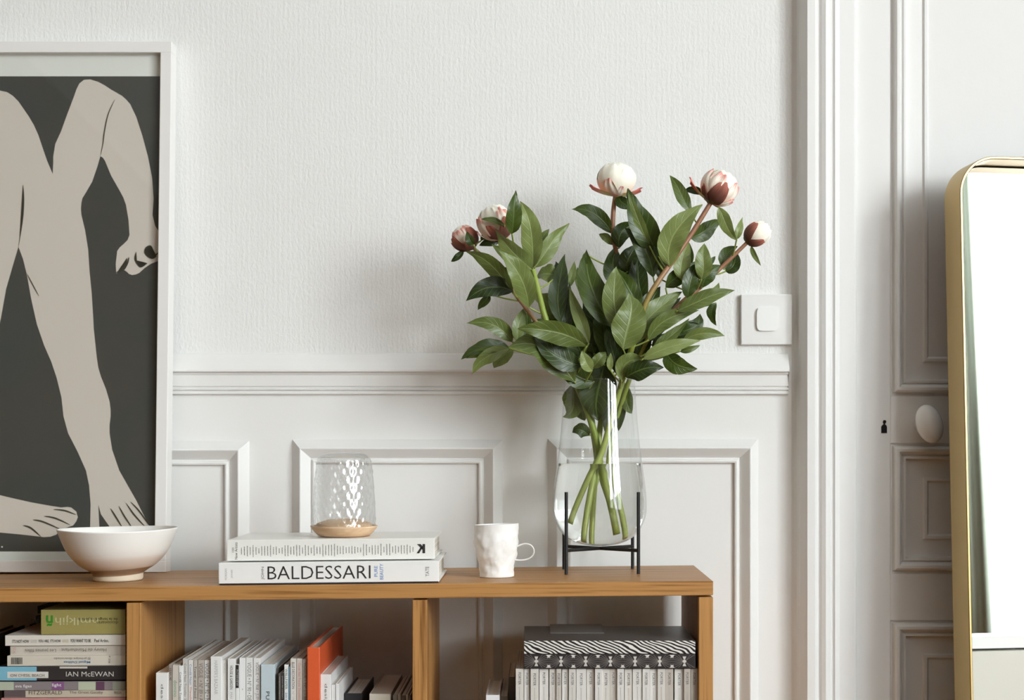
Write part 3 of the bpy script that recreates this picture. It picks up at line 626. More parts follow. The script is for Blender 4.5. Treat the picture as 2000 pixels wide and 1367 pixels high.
mags = [
 (304, 328, 1314, 2.255, .19, 'white journal with pale spaced letters, first in the row by the divider', MW_, [('design q', 22, 70, 7, GREY)], .0012),
 (329.5, 336.3, 1297, 2.262, .20, 'thin taupe magazine wedged beside the white journal by the divider', flat(150, 140, 130), [('ISSUE', 8, 24, 3.5, INK)], .0006),
 (336.6, 348.8, 1299, 2.262, .21, 'beige magazine with green lettering low on its spine', MT, [('domino', 30, 32, 7, GN)], .0007),
 (349.2, 356, 1300.5, 2.262, .21, 'thin white magazine with dark serif lettering beside the beige one', MW_, [('Condé Nast Traveler', 12, 66, 4, INK)], .0006),
 (356.6, 367, 1286, 2.268, .22, 'grey-white magazine with a small dark title running down its spine', flat(196, 192, 188), [('Condé Nast Traveller 2014', 10, 82, 4.5, G_)], .0007),
 (367.4, 377.4, 1289, 2.268, .22, 'white magazine with blue lettering on its spine', flat(216, 212, 208), [('Condé Nast', 8, 40, 4.5, BL), ('Traveller', 52, 32, 4, RD)], .0007),
 (377.8, 385.8, 1289, 2.268, .22, 'narrow stone-coloured magazine with black small print on its spine', flat(188, 180, 172), [('Travel and Food', 12, 62, 4, INK)], .0006),
 (386.2, 398.8, 1289, 2.268, .22, 'greige fashion magazine with large grey title in the row by the divider', flat(182, 172, 162), [('VOGUE  • Nº 89 • AVR', 6, 84, 8, G_)], .0008),
 (399.2, 410.4, 1289, 2.268, .22, 'white fashion magazine with large grey title between the greige and the thick white ones', MW_, [('VOGUE • Nº 92 • NO', 6, 82, 8, GREY)], .0008),
 (411, 433, 1282, 2.262, .225, 'thick white magazine with grey capitals and an apostrophe on its spine', MW_, [("HARPER'S BAZAAR", 8, 66, 7, PALE)], .0010),
 (433.6, 443.2, 1289, 2.268, .22, 'slim pale magazine with tiny faint lettering beside the thick white one', flat(206, 204, 198), [('WORLD', 6, 20, 4, PALE)], .0006),
 (444.2, 459.8, 1286, 2.264, .21, 'white home magazine with bold black capitals and an ampersand', MW_, [('HOUSE & GARDEN', 14, 46, 5.5, INK), ('MAI 2012', 66, 30, 4.5, PALE)], .0008),
 (460, 467, 1297.5, 2.264, .20, 'thin magazine with a black upper spine and white lower spine', MW_, [], .0006),
 (467.4, 480, 1284.5, 2.266, .22, 'blank-spined white magazine between the black-topped and numbered ones', flat(228, 228, 228, .4), [('.', 60, 3, 2, PALE)], .0008),
 (480.2, 494, 1284.5, 2.266, .22, 'white fashion magazine with large grey title beside the blank-spined one', MW_, [('VOGUE • Nº 90 • DEC', 9, 80, 8, GREY)], .0008),
 (494.6, 508.6, 1285, 2.266, .22, 'white fashion magazine with large grey title beside the wide pale blue one', flat(224, 222, 220, .4), [('VOGUE • Nº 908 • JUIN-J', 8, 80, 7.5, GREY)], .0008),
 (509.2, 536.6, 1297.5, 2.262, .215, 'wide pale blue magazine with dark capitals low on its spine', flat(190, 204, 210, .45), [('PURPLE', 53, 46, 7, INK)], .0010),
 (537, 543.6, 1305, 2.275, .20, 'dark grey magazine standing beside the pale blue one', flat(84, 80, 76), [], .0006),
 (543.8, 548.6, 1315, 2.262, .19, 'thin brown-grey magazine with white small print', flat(96, 88, 82), [('typographie magazine', 6, 44, 3, PALE)], .0005),
 (548.8, 554.4, 1314, 2.262, .19, 'thin black magazine with white small print', flat(52, 48, 46), [('Journal des couleurs', 6, 44, 3, PALE)], .0005),
 (555, 563.4, 1298, 2.264, .21, 'narrow white magazine with bold teal title on its spine', MW_, [('WALLPAPER', 8, 40, 5, flat(60, 96, 100)), ('2011', 54, 20, 3.5, BL)], .0006),
 (563.7, 566.8, 1302, 2.264, .21, 'very thin steel-blue magazine next to the teal-titled one', flat(96, 132, 156), [], .0005),
 (567, 578.6, 1286, 2.264, .21, 'white decoration magazine with bold black spaced capitals', flat(214, 210, 204), [('ELLE DECORATION', 7, 52, 5, INK), ('Nº 196', 64, 20, 4, PALE)], .0007),
 (579, 590.8, 1286, 2.264, .21, 'beige magazine with small red-brown title beside the spaced capitals', flat(200, 190, 180), [('Condé Nast Traveler Décembre', 9, 72, 4.5, RD)], .0007),
 (591.2, 599, 1287, 2.264, .22, 'greige fashion magazine leaning against the orange book', flat(186, 178, 170), [('VOGUE • Nº 1 • BIJ', 6, 76, 5.5, G_)], .0007),
]
for px0, px1, py, Y, dp_, lab, col, tx, bt in mags:
    t = up(px0, px1, py, Y, dp_, lab, col, texts=tx, bt=bt, group=G1)
    if 'black upper' in lab:
        s = Y/F; rects_on('spine_band', t, [(X(px0, Y)+.0004, X(px1, Y)-.0004, Z(py+46, Y), Z(py+1, Y))], Y-.0002, flat(34, 32, 32))
        text_on(t, 'INTERVIEW', X((px0+px1)/2, Y), Z(py+26, Y), Y-.0004, 32*s, 4*s, 'down', PALE)
up(599.6, 625, 1264, 2.256, .262, 'tall orange-red hardback rising above the magazines', flat(212, 88, 46, .4), 'hardback_book', 'book', bt=.0022, inset=.003, spine=flat(214, 92, 50, .4))
up(625.4, 646.5, 1317, 2.262, .20, 'white journal with grey spaced letters standing against the orange hardback', MW_, 'magazine', 'magazine', [('design q', 18, 62, 7, GREY)], bt=.0012)
up(647, 655, 1337, 2.266, .17, 'small thin white booklet beside the lettered journal', flat(214, 212, 210), 'booklet', 'booklet', group='small white booklets')
up(655.3, 662.5, 1335, 2.266, .17, 'small thin white booklet with a squared top edge, outer one of two', flat(222, 221, 220), 'booklet', 'booklet', group='small white booklets')
t = up(672, 708, 1354, 2.32, .16, 'black hardback standing low beside the white booklets', flat(26, 26, 30), 'hardback_book', 'book', bt=.002, inset=.003)
up(721, 763, 1355, 2.285, .20, 'thick cream slipcase standing low beside the oak divider', flat(196, 188, 174), 'slipcase', 'slipcase', bt=.0016, inset=.002, pages=flat(200, 192, 178))
for i, (a, b, py, c) in enumerate(((767, 776, 1357, (120, 110, 98)), (776.3, 783, 1355, (156, 146, 132)), (783.3, 792, 1358, (92, 84, 76)), (792.3, 797.5, 1356, (170, 162, 148)), (797.8, 802.6, 1358, (110, 100, 90)))):
    up(a, b, py, 2.285, .19, ['thin brown-grey paperback next to the cream slipcase', 'thin sand-coloured paperback second from the cream slipcase', 'dark taupe paperback in the middle of the low row by the divider', 'pale stone paperback second from the oak divider', 'narrow brown paperback pressed against the oak divider'][i], flat(*c), 'paperback', 'book', bt=.0006, group='low paperbacks by the middle divider')
# ================================================================== right compartment
PE = [(578, 628), (635, 670), (678, 730), (738, 795), (805, 848), (852, 882), (890, 930), (936, 980), (986, 1050), (1056, 1105), (1112, 1158), (1160, 1208), (1212, 1258), (1262, 1305), (1312, 1362), (1366, 1428), (1432, 1478), (1482, 1530), (1534, 1582), (1586, 1636), (1648, 1708), (1712, 1752), (1758, 1801)]
GP = 'white magazines in a row under the patterned boxes'
for i, (a, b) in enumerate(PE):
    pa, pb = 840+a/3.448, 840+b/3.448; Y = 2.251+.0025*math.sin(i*2.3)
    c = (flat(208, 203, 196, .4), flat(196, 189, 180, .4), flat(214, 211, 206, .4), flat(186, 178, 168, .4))[(0, 2, 0, 2, 0, 1, 2, 0, 2, 0, 2, 0, 1, 2, 0, 2, 2, 2, 0, 3, 2, 3, 3)[i]]
    lab = {0: 'white fashion magazine starting the row under the patterned boxes, beside the dark leaning one', 22: 'greyish fashion magazine ending the row, pressed against the oak side panel', 8: 'thickest white fashion magazine in the row under the patterned boxes',
           5: 'thinnest greyish-white fashion magazine in the row under the patterned boxes'}.get(i, 'grey-shaded fashion magazine with dark capitals near the oak side panel' if i in (19, 21) else 'white fashion magazine with dark capitals on its spine in the row under the patterned boxes')
    t = up(pa-.8, pb+.8, 1306.0, Y, .205, lab, c, group=GP, bt=.0006,
       texts=[('PORTER', 7 + (i % 3), 24, 5.2, flat(84, 82, 84)), ('powered by net', 36 + (i % 3), 44, 3.4, flat(172, 168, 164))])
# two patterned boxes lying on the row
def lie_x(name, label, px0, px1, pyt, pyb, Y, depth, cover, spine, cat='book', group=None, rot=0.0, bt=.0022, inset=.003, pages=None, zb=None, dz=0):
    x0, x1 = X(px0, Y), X(px1, Y); z1, z0 = Z(pyt, Y), Z(pyb, Y)
    if zb is not None: z1 = zb+(z1-z0); z0 = zb
    t = book(name, label, cat, 'lie', x0, x1, Y, Y+depth, z0, z1, cover, spine, bt, inset, group, pages)
    t['_rot'] = rot; t.rotation_euler = (0, rot, 0); del t['_rot']; return t, x0, x1, z0, z1
zrow = Z(1306, 2.2485)+.0006
dk = flat(34, 29, 29, .45)
t, x0, x1, z0, z1 = lie_x('patterned_box', 'flat black box with white diamonds and rays along its edge', 1023, 1358.5, 1276, 1304.6, 2.246, .18, flat(40, 36, 36), dk, 'box', 'patterned boxes on the white magazines', zb=zrow)
s = 2.246/F; hz = (z0+z1)/2; Yp = 2.246-.0003
def gp(u, v): return (u, Yp, v)
dia, rays = [], []
hh = (z1-z0)/2-.0008
for i in range(-1, 8):
    cxp = X(1047.5+i*48.2, 2.246)
    if x0+.004 < cxp < x1-.004:
        for q in ([(-4.2, 0), (0, 5.2), (4.2, 0), (0, -5.2)], [(-3.6, 9.5), (3.6, 9.5), (1.2, 3), (-1.2, 3)], [(-3.6, -9.5), (-1.2, -3), (1.2, -3), (3.6, -9.5)]):
            dia.append([(cxp+a*s, hz+b*s) for a, b in q])
    cm = X(1047.5+(i+.5)*48.2, 2.246)
    if x0+.004 < cm < x1-.004:
        for sg in (1, -1):
            dia.append([(cm+a*s, hz+sg*b*s) for a, b in ((-5, 12.6), (5, 12.6), (2, 8.6), (3.6, 6.2), (0, 7.4), (-3.6, 6.2), (-2, 8.6))])
    for dx, dy in ((12, 12.8), (20, 12.8), (24, 9), (24, 4.5), (24, 0), (24, -4.5), (24, -9), (20, -12.8), (12, -12.8)):
        for sg in (1, -1):
            ax, az, bx_, bz = cxp+sg*3*s, hz+.15*dy*s, cxp+sg*dx*s, hz+dy*s
            if x0 < min(ax, bx_) and max(ax, bx_) < x1:
                l = math.hypot(bx_-ax, bz-az); ux, uz = -(bz-az)/l*.35*s, (bx_-ax)/l*.35*s
                rays.append([(ax+ux, az+uz), (bx_+ux, bz+uz), (bx_-ux, bz-uz), (ax-ux, az-uz)])
poly_on('printed_rays', t, rays, lambda u, v: (u, Yp, v), flat(120, 112, 108)); poly_on('printed_diamonds', t, dia, lambda u, v: (u, Yp-.0002, v), flat(206, 200, 194))
zz_ = z1+.0004
t, x0, x1, z0, z1 = lie_x('patterned_box', 'flat box with a black and white zebra-striped edge', 1022.5, 1357.5, 1249.5, 1274.8, 2.2445, .178, flat(96, 90, 86, .35), M['zebra_print'], 'box', 'patterned boxes on the white magazines', zb=zz_)
t.rotation_euler = (0, 0, math.radians(.35))
t, *_ = lie_x('exhibition_card', 'loose grey card lying on the zebra-edged box', 1075, 1180, 1248.6, 1249.2, 2.33, .11, flat(128, 124, 120, .3), None, 'card', bt=.0001, inset=.0001, zb=z1+.0003)
t = up(948.5, 976, 1357.5, 2.27, .15, 'small white hardback standing alone near the oak divider', flat(226, 225, 226, .4), 'hardback_book', 'book', bt=.002, inset=.002)
t = up(976.6, 992, 1359, 2.30, .17, 'grey-brown paperback between the small white hardback and the magazine row', flat(126, 116, 104), 'paperback', 'book', bt=.0008)
t = up(993, 1006, 1322, 2.335, .15, 'dark magazine leaning behind the start of the white magazine row', flat(92, 84, 76), bt=.0007)
# ================================================================== stack of books lying in the shaded compartment
def lie(name, label, px0, pyt, pyb, Y, depth, cover, spine=None, bt=.001, inset=.001, cat='book', zb=None):
    return lie_x(name, label, px0, 245.2, pyt, pyb, Y, depth, cover, spine, cat, 'books stacked lying down', -.006, bt, inset)
YL = 2.262; s = YL/F
def tx(t, st, pxc, pyc, L_, h_, way, mt, bold=0): return text_on(t, st, X(pxc, YL), Z(pyc, YL), YL-.0004, L_*s, h_*s, way, mt, bold)
ol = flat(152, 142, 84, .5)
t, *_ = lie('dictionary', 'thick olive dictionary with a green letter on its spine, top of the stack', 80, 1190.5, 1239, YL, .15, ol, bt=.0012)
tx(t, 'ñ', 97, 1212, 13, 21, 'flip', flat(40, 130, 30), .02)
tx(t, 'nmlkjih', 150, 1211, 84, 19, 'flip', flat(188, 184, 140)); tx(t, 'diccionario', 210, 1216, 42, 6, 'flip', flat(70, 66, 40)); tx(t, 'de la lengua española', 191, 1208.5, 79, 6.5, 'flip', flat(60, 56, 34))
t, *_ = lie('paperback', 'white paperback with bold condensed black slogan on its spine', 10, 1240.2, 1260.6, YL, .17, flat(214, 208, 198), bt=.0008)
tx(t, "IT'S NOT HOW", 40.5, 1252.4, 33, 6.5, 'right', INK, .012); tx(t, 'GOOD', 66, 1252, 12.5, 6, 'right', flat(188, 184, 174), .012); tx(t, "YOU ARE, IT'S HOW", 97, 1252, 44, 6.5, 'right', INK, .012)
tx(t, 'GOOD', 128, 1251.6, 12.5, 6, 'right', flat(196, 184, 138), .012); tx(t, 'YOU WANT TO BE.', 158, 1251.2, 41, 6.5, 'right', INK, .012); tx(t, 'Paul Arden.', 198.5, 1250.8, 28, 6.5, 'right', INK, .006)
t, *_ = lie('paperback', 'off-white paperback with upside-down grey serif title on its spine', 20, 1261, 1279.6, YL+.003, .16, flat(200, 192, 180), bt=.0008)
tx(t, 'Henry de Montherlant', 164, 1268, 88, 8.5, 'flip', flat(100, 94, 84)); tx(t, 'Les jeunes filles', 79.5, 1269.5, 60, 8.5, 'flip', flat(100, 94, 84)); tx(t, 'SIX', 28.5, 1270, 13, 5, 'down', flat(196, 150, 136))
t, *_ = lie('paperback', 'off-white paperback with barcode and blue author name on its spine', 14, 1280.2, 1300.2, YL, .16, flat(206, 198, 184), bt=.0008)
tx(t, 'El príncipe destronado', 141, 1285.5, 71, 5.5, 'flip', flat(108, 102, 92)); tx(t, 'Miguel Delibes', 150.5, 1292.5, 52, 5.5, 'flip', flat(40, 110, 160), .012)
rg = random.Random(5); bars = []; a = 22
while a < 43.5:
    wd = rg.uniform(.6, 1.7); bars.append((X(a, YL), X(min(a+wd, 44), YL), Z(1297, YL), Z(1284, YL))); a += wd+rg.uniform(.5, 1.1)
rects_on('barcode', t, bars, YL-.0004, flat(86, 82, 76)); tx(t, 'P 336', 214, 1288, 14, 3.5, 'down', flat(90, 84, 76))
dkc = flat(46, 41, 40, .5)
t, *_ = lie('hardback_book', 'dark hardback with white spaced capitals and a blue sea on its jacket', -4, 1301, 1328.6, YL-.003, .17, dkc, bt=.0014, inset=.003)
rects_on('jacket_sea', t, [(X(-3.6, YL), X(73, YL), Z(1328.3, YL), Z(1301.3, YL))], YL-.0033, flat(120, 176, 196)); rects_on('jacket_label', t, [(X(16, YL), X(96, YL), Z(1323.5, YL), Z(1311, YL))], YL-.0036, flat(206, 204, 198)); rects_on('jacket_flash', t, [(X(118, YL), X(172, YL), Z(1304.8, YL), Z(1300.9, YL))], YL-.0036, flat(196, 190, 178))
text_on(t, 'ON CHESIL BEACH', X(55.5, YL), Z(1318, YL), YL-.0042, 66*s, 5.5*s, 'right', flat(120, 112, 104)); text_on(t, 'IAN McEWAN', X(177, YL), Z(1315.5, YL), YL-.0042, 93*s, 9.5*s, 'right', flat(206, 202, 196))
t, *_ = lie('paperback', 'slim mauve paperback with pale green patches and white italic lettering', -14, 1330.8, 1348, YL, .16, flat(132, 122, 124), bt=.0008)
for a, b, c in ((-13.6, 27, (176, 182, 162)), (101, 125, (130, 84, 128)), (153, 187, (182, 188, 164)), (187, 204, (96, 62, 84)), (220, 243, (150, 152, 138))):
    rects_on('cover_patch', t, [(X(a, YL), X(b, YL), Z(1347.6, YL), Z(1331.3, YL))], YL-.0002, flat(*c))
tx(t, 'eva figes', 46, 1340.5, 32, 7.5, 'right', flat(224, 220, 220), .01); tx(t, 'light', 111, 1338.5, 18, 8, 'right', flat(226, 222, 226), .012)
t, *_ = lie('paperback', 'cream paperback with brown engraved capitals above the red one', 8, 1348.6, 1361.8, YL, .16, flat(190, 178, 160), bt=.0008)
rects_on('cover_patch', t, [(X(8.3, YL), X(50, YL), Z(1361.5, YL), Z(1349, YL))], YL-.0002, flat(92, 78, 80)); tx(t, 'FITZGERALD', 89, 1352.5, 65, 7.5, 'right', flat(88, 74, 60)); tx(t, 'The Great Gatsby', 168.5, 1352.5, 66, 6.5, 'right', flat(104, 90, 76)); tx(t, 'PENGUIN', 230, 1352.5, 14, 5.5, 'right', flat(80, 66, 54))
zlow = Z(1362.6, YL); xm = X(130, YL)
t, *_ = lie('hardback_book', 'deep red hardback at the lower edge of the stack', 2, 1362.6, 1390, YL, .17, flat(150, 66, 66), flat(186, 130, 128), bt=.0014, inset=.003)
hgt = [Z(1390.6, YL)]; ft = zfl(xm)+.0008
for i in range(3):
    a = hgt[0]-(hgt[0]-ft)*i/3; b = hgt[0]-(hgt[0]-ft)*(i+1)/3+.0006
    t = book('hardback_book', ['thick grey hardback just below the red book', 'thick navy hardback low in the stack', 'thick brown hardback on the shelf under the stack'][i], 'book', 'lie', X(-6, YL), X(244, YL), YL+.004, YL+.18, b, a, flat(*[(96, 94, 92), (40, 48, 66), (92, 70, 52)][i]), None, .002, .003, 'books stacked lying down')
# teal book, and dark volumes added to block the wall at the compartment's back
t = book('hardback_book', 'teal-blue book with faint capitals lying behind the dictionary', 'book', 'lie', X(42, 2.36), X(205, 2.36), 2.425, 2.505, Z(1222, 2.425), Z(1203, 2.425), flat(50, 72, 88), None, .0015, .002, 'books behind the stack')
text_on(t, 'THE P', X(72, 2.425), Z(1213, 2.425), 2.4247, 24*2.4/F, 7*2.4/F, 'right', flat(120, 128, 134))
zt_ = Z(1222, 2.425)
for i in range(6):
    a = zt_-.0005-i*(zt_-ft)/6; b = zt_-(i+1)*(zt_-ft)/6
    book('hardback_book', 'dark volume added behind the lying paperbacks to block the wall', 'book', 'lie', X(20+6*(i % 3), 2.36), X(225, 2.36), 2.448, 2.512, b, a, flat(38, 36, 38), None, .0015, .002, 'books behind the stack')
book('hardback_book', 'black volume added behind the dictionary to block the wall', 'book', 'lie', X(60, 2.42), X(236, 2.42), 2.452, 2.51, Z(1202.2, 2.425), Z(1186, 2.425)-.001, flat(26, 25, 28), None, .0015, .002)
xs_ = [X(-150, 2.3)+i*.0205 for i in range(5)]  # dark uprights added to fill the compartment and keep it black
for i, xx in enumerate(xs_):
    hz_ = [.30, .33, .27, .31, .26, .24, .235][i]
    book('hardback_book', 'dark volume added upright beside the lying stack as filler', 'book', 'up', xx, xx+.0198, 2.335, 2.50, zfl(xx)+.0006, zfl(xx)+hz_, flat(*[(40, 36, 36), (52, 46, 42), (34, 38, 44), (60, 54, 50), (44, 40, 40), (110, 106, 100), (48, 44, 46)][i]), None, .0018, .003, 'dark volumes beside the stack')
# ================================================================== vase, stand, water
YV = 2.416; PMV = F/YV; xv = X(1171, YV); zst = ztop(xv)
def lz(py): return Z(py, YV)
vprof = [(1066.0, 0), (1065.5, 12), (1064, 26), (1060.5, 42), (1054, 57), (1045, 69.5), (1032, 80), (1016, 87.5), (1000, 91), (985, 91.7), (968, 91), (940, 88), (905, 83), (870, 78.6), (830, 74.6), (790, 71.4), (760, 69.4), (742, 68.4)]
va = thing('glass_vase', 'tall clear teardrop glass vase half filled with water', 'vase', (xv, YV, lz(1066)))
z0v = lz(1066)
outer = [(max(0, q.x), q.z) for q in catmull([(r/PMV, 0, lz(py)-z0v) for py, r in vprof], 5)]
rimr = outer[-1][0]; rz = outer[-1][1]
lathe('vase_wall', outer, M['clear_glass'], va, 96)
# rounded rim and thick foot of the glass
bm = bmesh.new()
for i in range(97): pass
ring = [(rimr*math.cos(2*math.pi*i/96), rimr*math.sin(2*math.pi*i/96), rz) for i in range(96)]
vs_, fs = [], []
for i in range(96):
    a = 2*math.pi*i/96
    for k_ in range(8):
        b = 2*math.pi*k_/8; r = rimr-.0006+.0008*math.cos(b); vs_.append((r*math.cos(a), r*math.sin(a), rz+.0008*math.sin(b)))
for i in range(96):
    for k_ in range(8): fs.append((i*8+k_, ((i+1) % 96)*8+k_, ((i+1) % 96)*8+(k_+1) % 8, i*8+(k_+1) % 8))
bm.free(); pd('rim', vs_, fs, M['pressed_glass'], va, True)
zw = lz(905)-z0v
wp_ = [(max(0, r-.0022), z+.0026 if z < .004 else z) for r, z in outer if z < zw]
wp_ = [(r, max(z, .003)) for r, z in wp_]; rw = wp_[-1][0]
lathe('water', wp_+[(rw-.0005, zw), (rw*.7, zw-.0001), (0, zw-.0001)], M['water'], va, 96)
stn = thing('vase_stand', 'thin black metal stand with four rod legs under the vase', 'plant stand', (xv, YV, zst))
L4 = []
for px, yl, top in ((1106, 2.368, 961), (1247, 2.368, 961), (1101.5, 2.464, 963), (1235.5, 2.464, 963)):
    x = X(px, yl); L4.append((x, yl)); bm = bmesh.new(); tube_bm(bm, [(x, yl, ztop(x)+.0003), (x, yl, Z(961, 2.368))], .0026, 12)
    attach(bmo('leg', bm, M['black_metal'], None, True), stn).data.set_sharp_from_angle(angle=math.radians(40))
zx = z0v-.0037
for (a, b, dz) in ((0, 3, -.0), (1, 2, -.0)):
    bm = bmesh.new(); tube_bm(bm, [(L4[a][0], L4[a][1], zx+dz), (xv, YV, zx+dz), (L4[b][0], L4[b][1], zx+dz)], .0026, 10)
    attach(bmo('crossbar', bm, M['black_metal'], None, True), stn).data.set_sharp_from_angle(angle=math.radians(40))
# ================================================================== peonies
CAM = Vector((0, 0, H))
def D(off): return YV+off                       # depth from an offset to the vase axis (metres, minus = towards the room)
# stems: pixel path with depth offset, radius in px
def uw(px):                                     # the water magnifies sideways, so the stems stand closer to the axis than they look
    return 1171+(px-1171)*.80
STEMS = {
 'a': dict(path=[(918, 480, -.03), (940, 498, -.03), (985, 545, -.03), (1012, 582, -.03), (1042, 622, -.03), (1090, 690, -.025), (1130, 750, -.015), (1155, 835, -.0), (uw(1165), 915, .01), (uw(1162), 960, .012), (uw(1156), 1046, .015)], r=4.2),
 'b': dict(path=[(978, 452, -.045), (1006, 490, -.04), (1037, 522, -.04), (1046, 548, -.045), (1053, 576, -.05), (1066, 624, -.055), (1095, 705, -.04), (1125, 750, -.03), (1158, 835, -.02), (uw(1172), 900, -.015), (uw(1182), 945, -.012), (uw(1204), 1030, -.005)], r=6.0),
 'c': dict(path=[(1202, 382, -.01), (1198, 412, -.01), (1197, 450, -.01), (1203, 492, 0), (1207, 545, .01), (1200, 625, .01), (1188, 720, .01), (1172, 835, .005), (uw(1164), 905, -.005), (uw(1154), 960, -.012), (uw(1135), 1052, -.02)], r=5.5),
 'd': dict(path=[(1391, 391, -.07), (1369, 427, -.07), (1347, 462, -.07), (1307, 519, -.075), (1284, 552, -.08), (1263, 588, -.08), (1246, 637, -.075), (1232, 686, -.06), (1217, 738, -.04), (1196, 810, -.03), (uw(1178), 880, -.03), (uw(1150), 930, -.028), (uw(1108), 1018, -.02)], r=5.5),
 'e': dict(path=[(1460, 473, -.03), (1426, 506, -.03), (1406, 525, -.03), (1366, 563, -.035), (1334, 588, -.035), (1290, 630, -.035), (1266, 661, -.03), (1250, 694, -.02), (1228, 745, -.01), (1203, 825, .01), (uw(1192), 905, .015), (uw(1200), 960, .012), (uw(1219), 1032, .005)], r=4.6),
 'f': dict(path=[(1120, 600, .03), (1130, 660, .03), (1145, 720, .02), (1160, 830, .02), (uw(1168), 905, .022), (uw(1174), 940, .02), (uw(1190), 992, .018)], r=3.2),
}
for k_, sd in STEMS.items():
    sd['pts'] = [P(px, py, D(o)) for px, py, o in sd['path']]
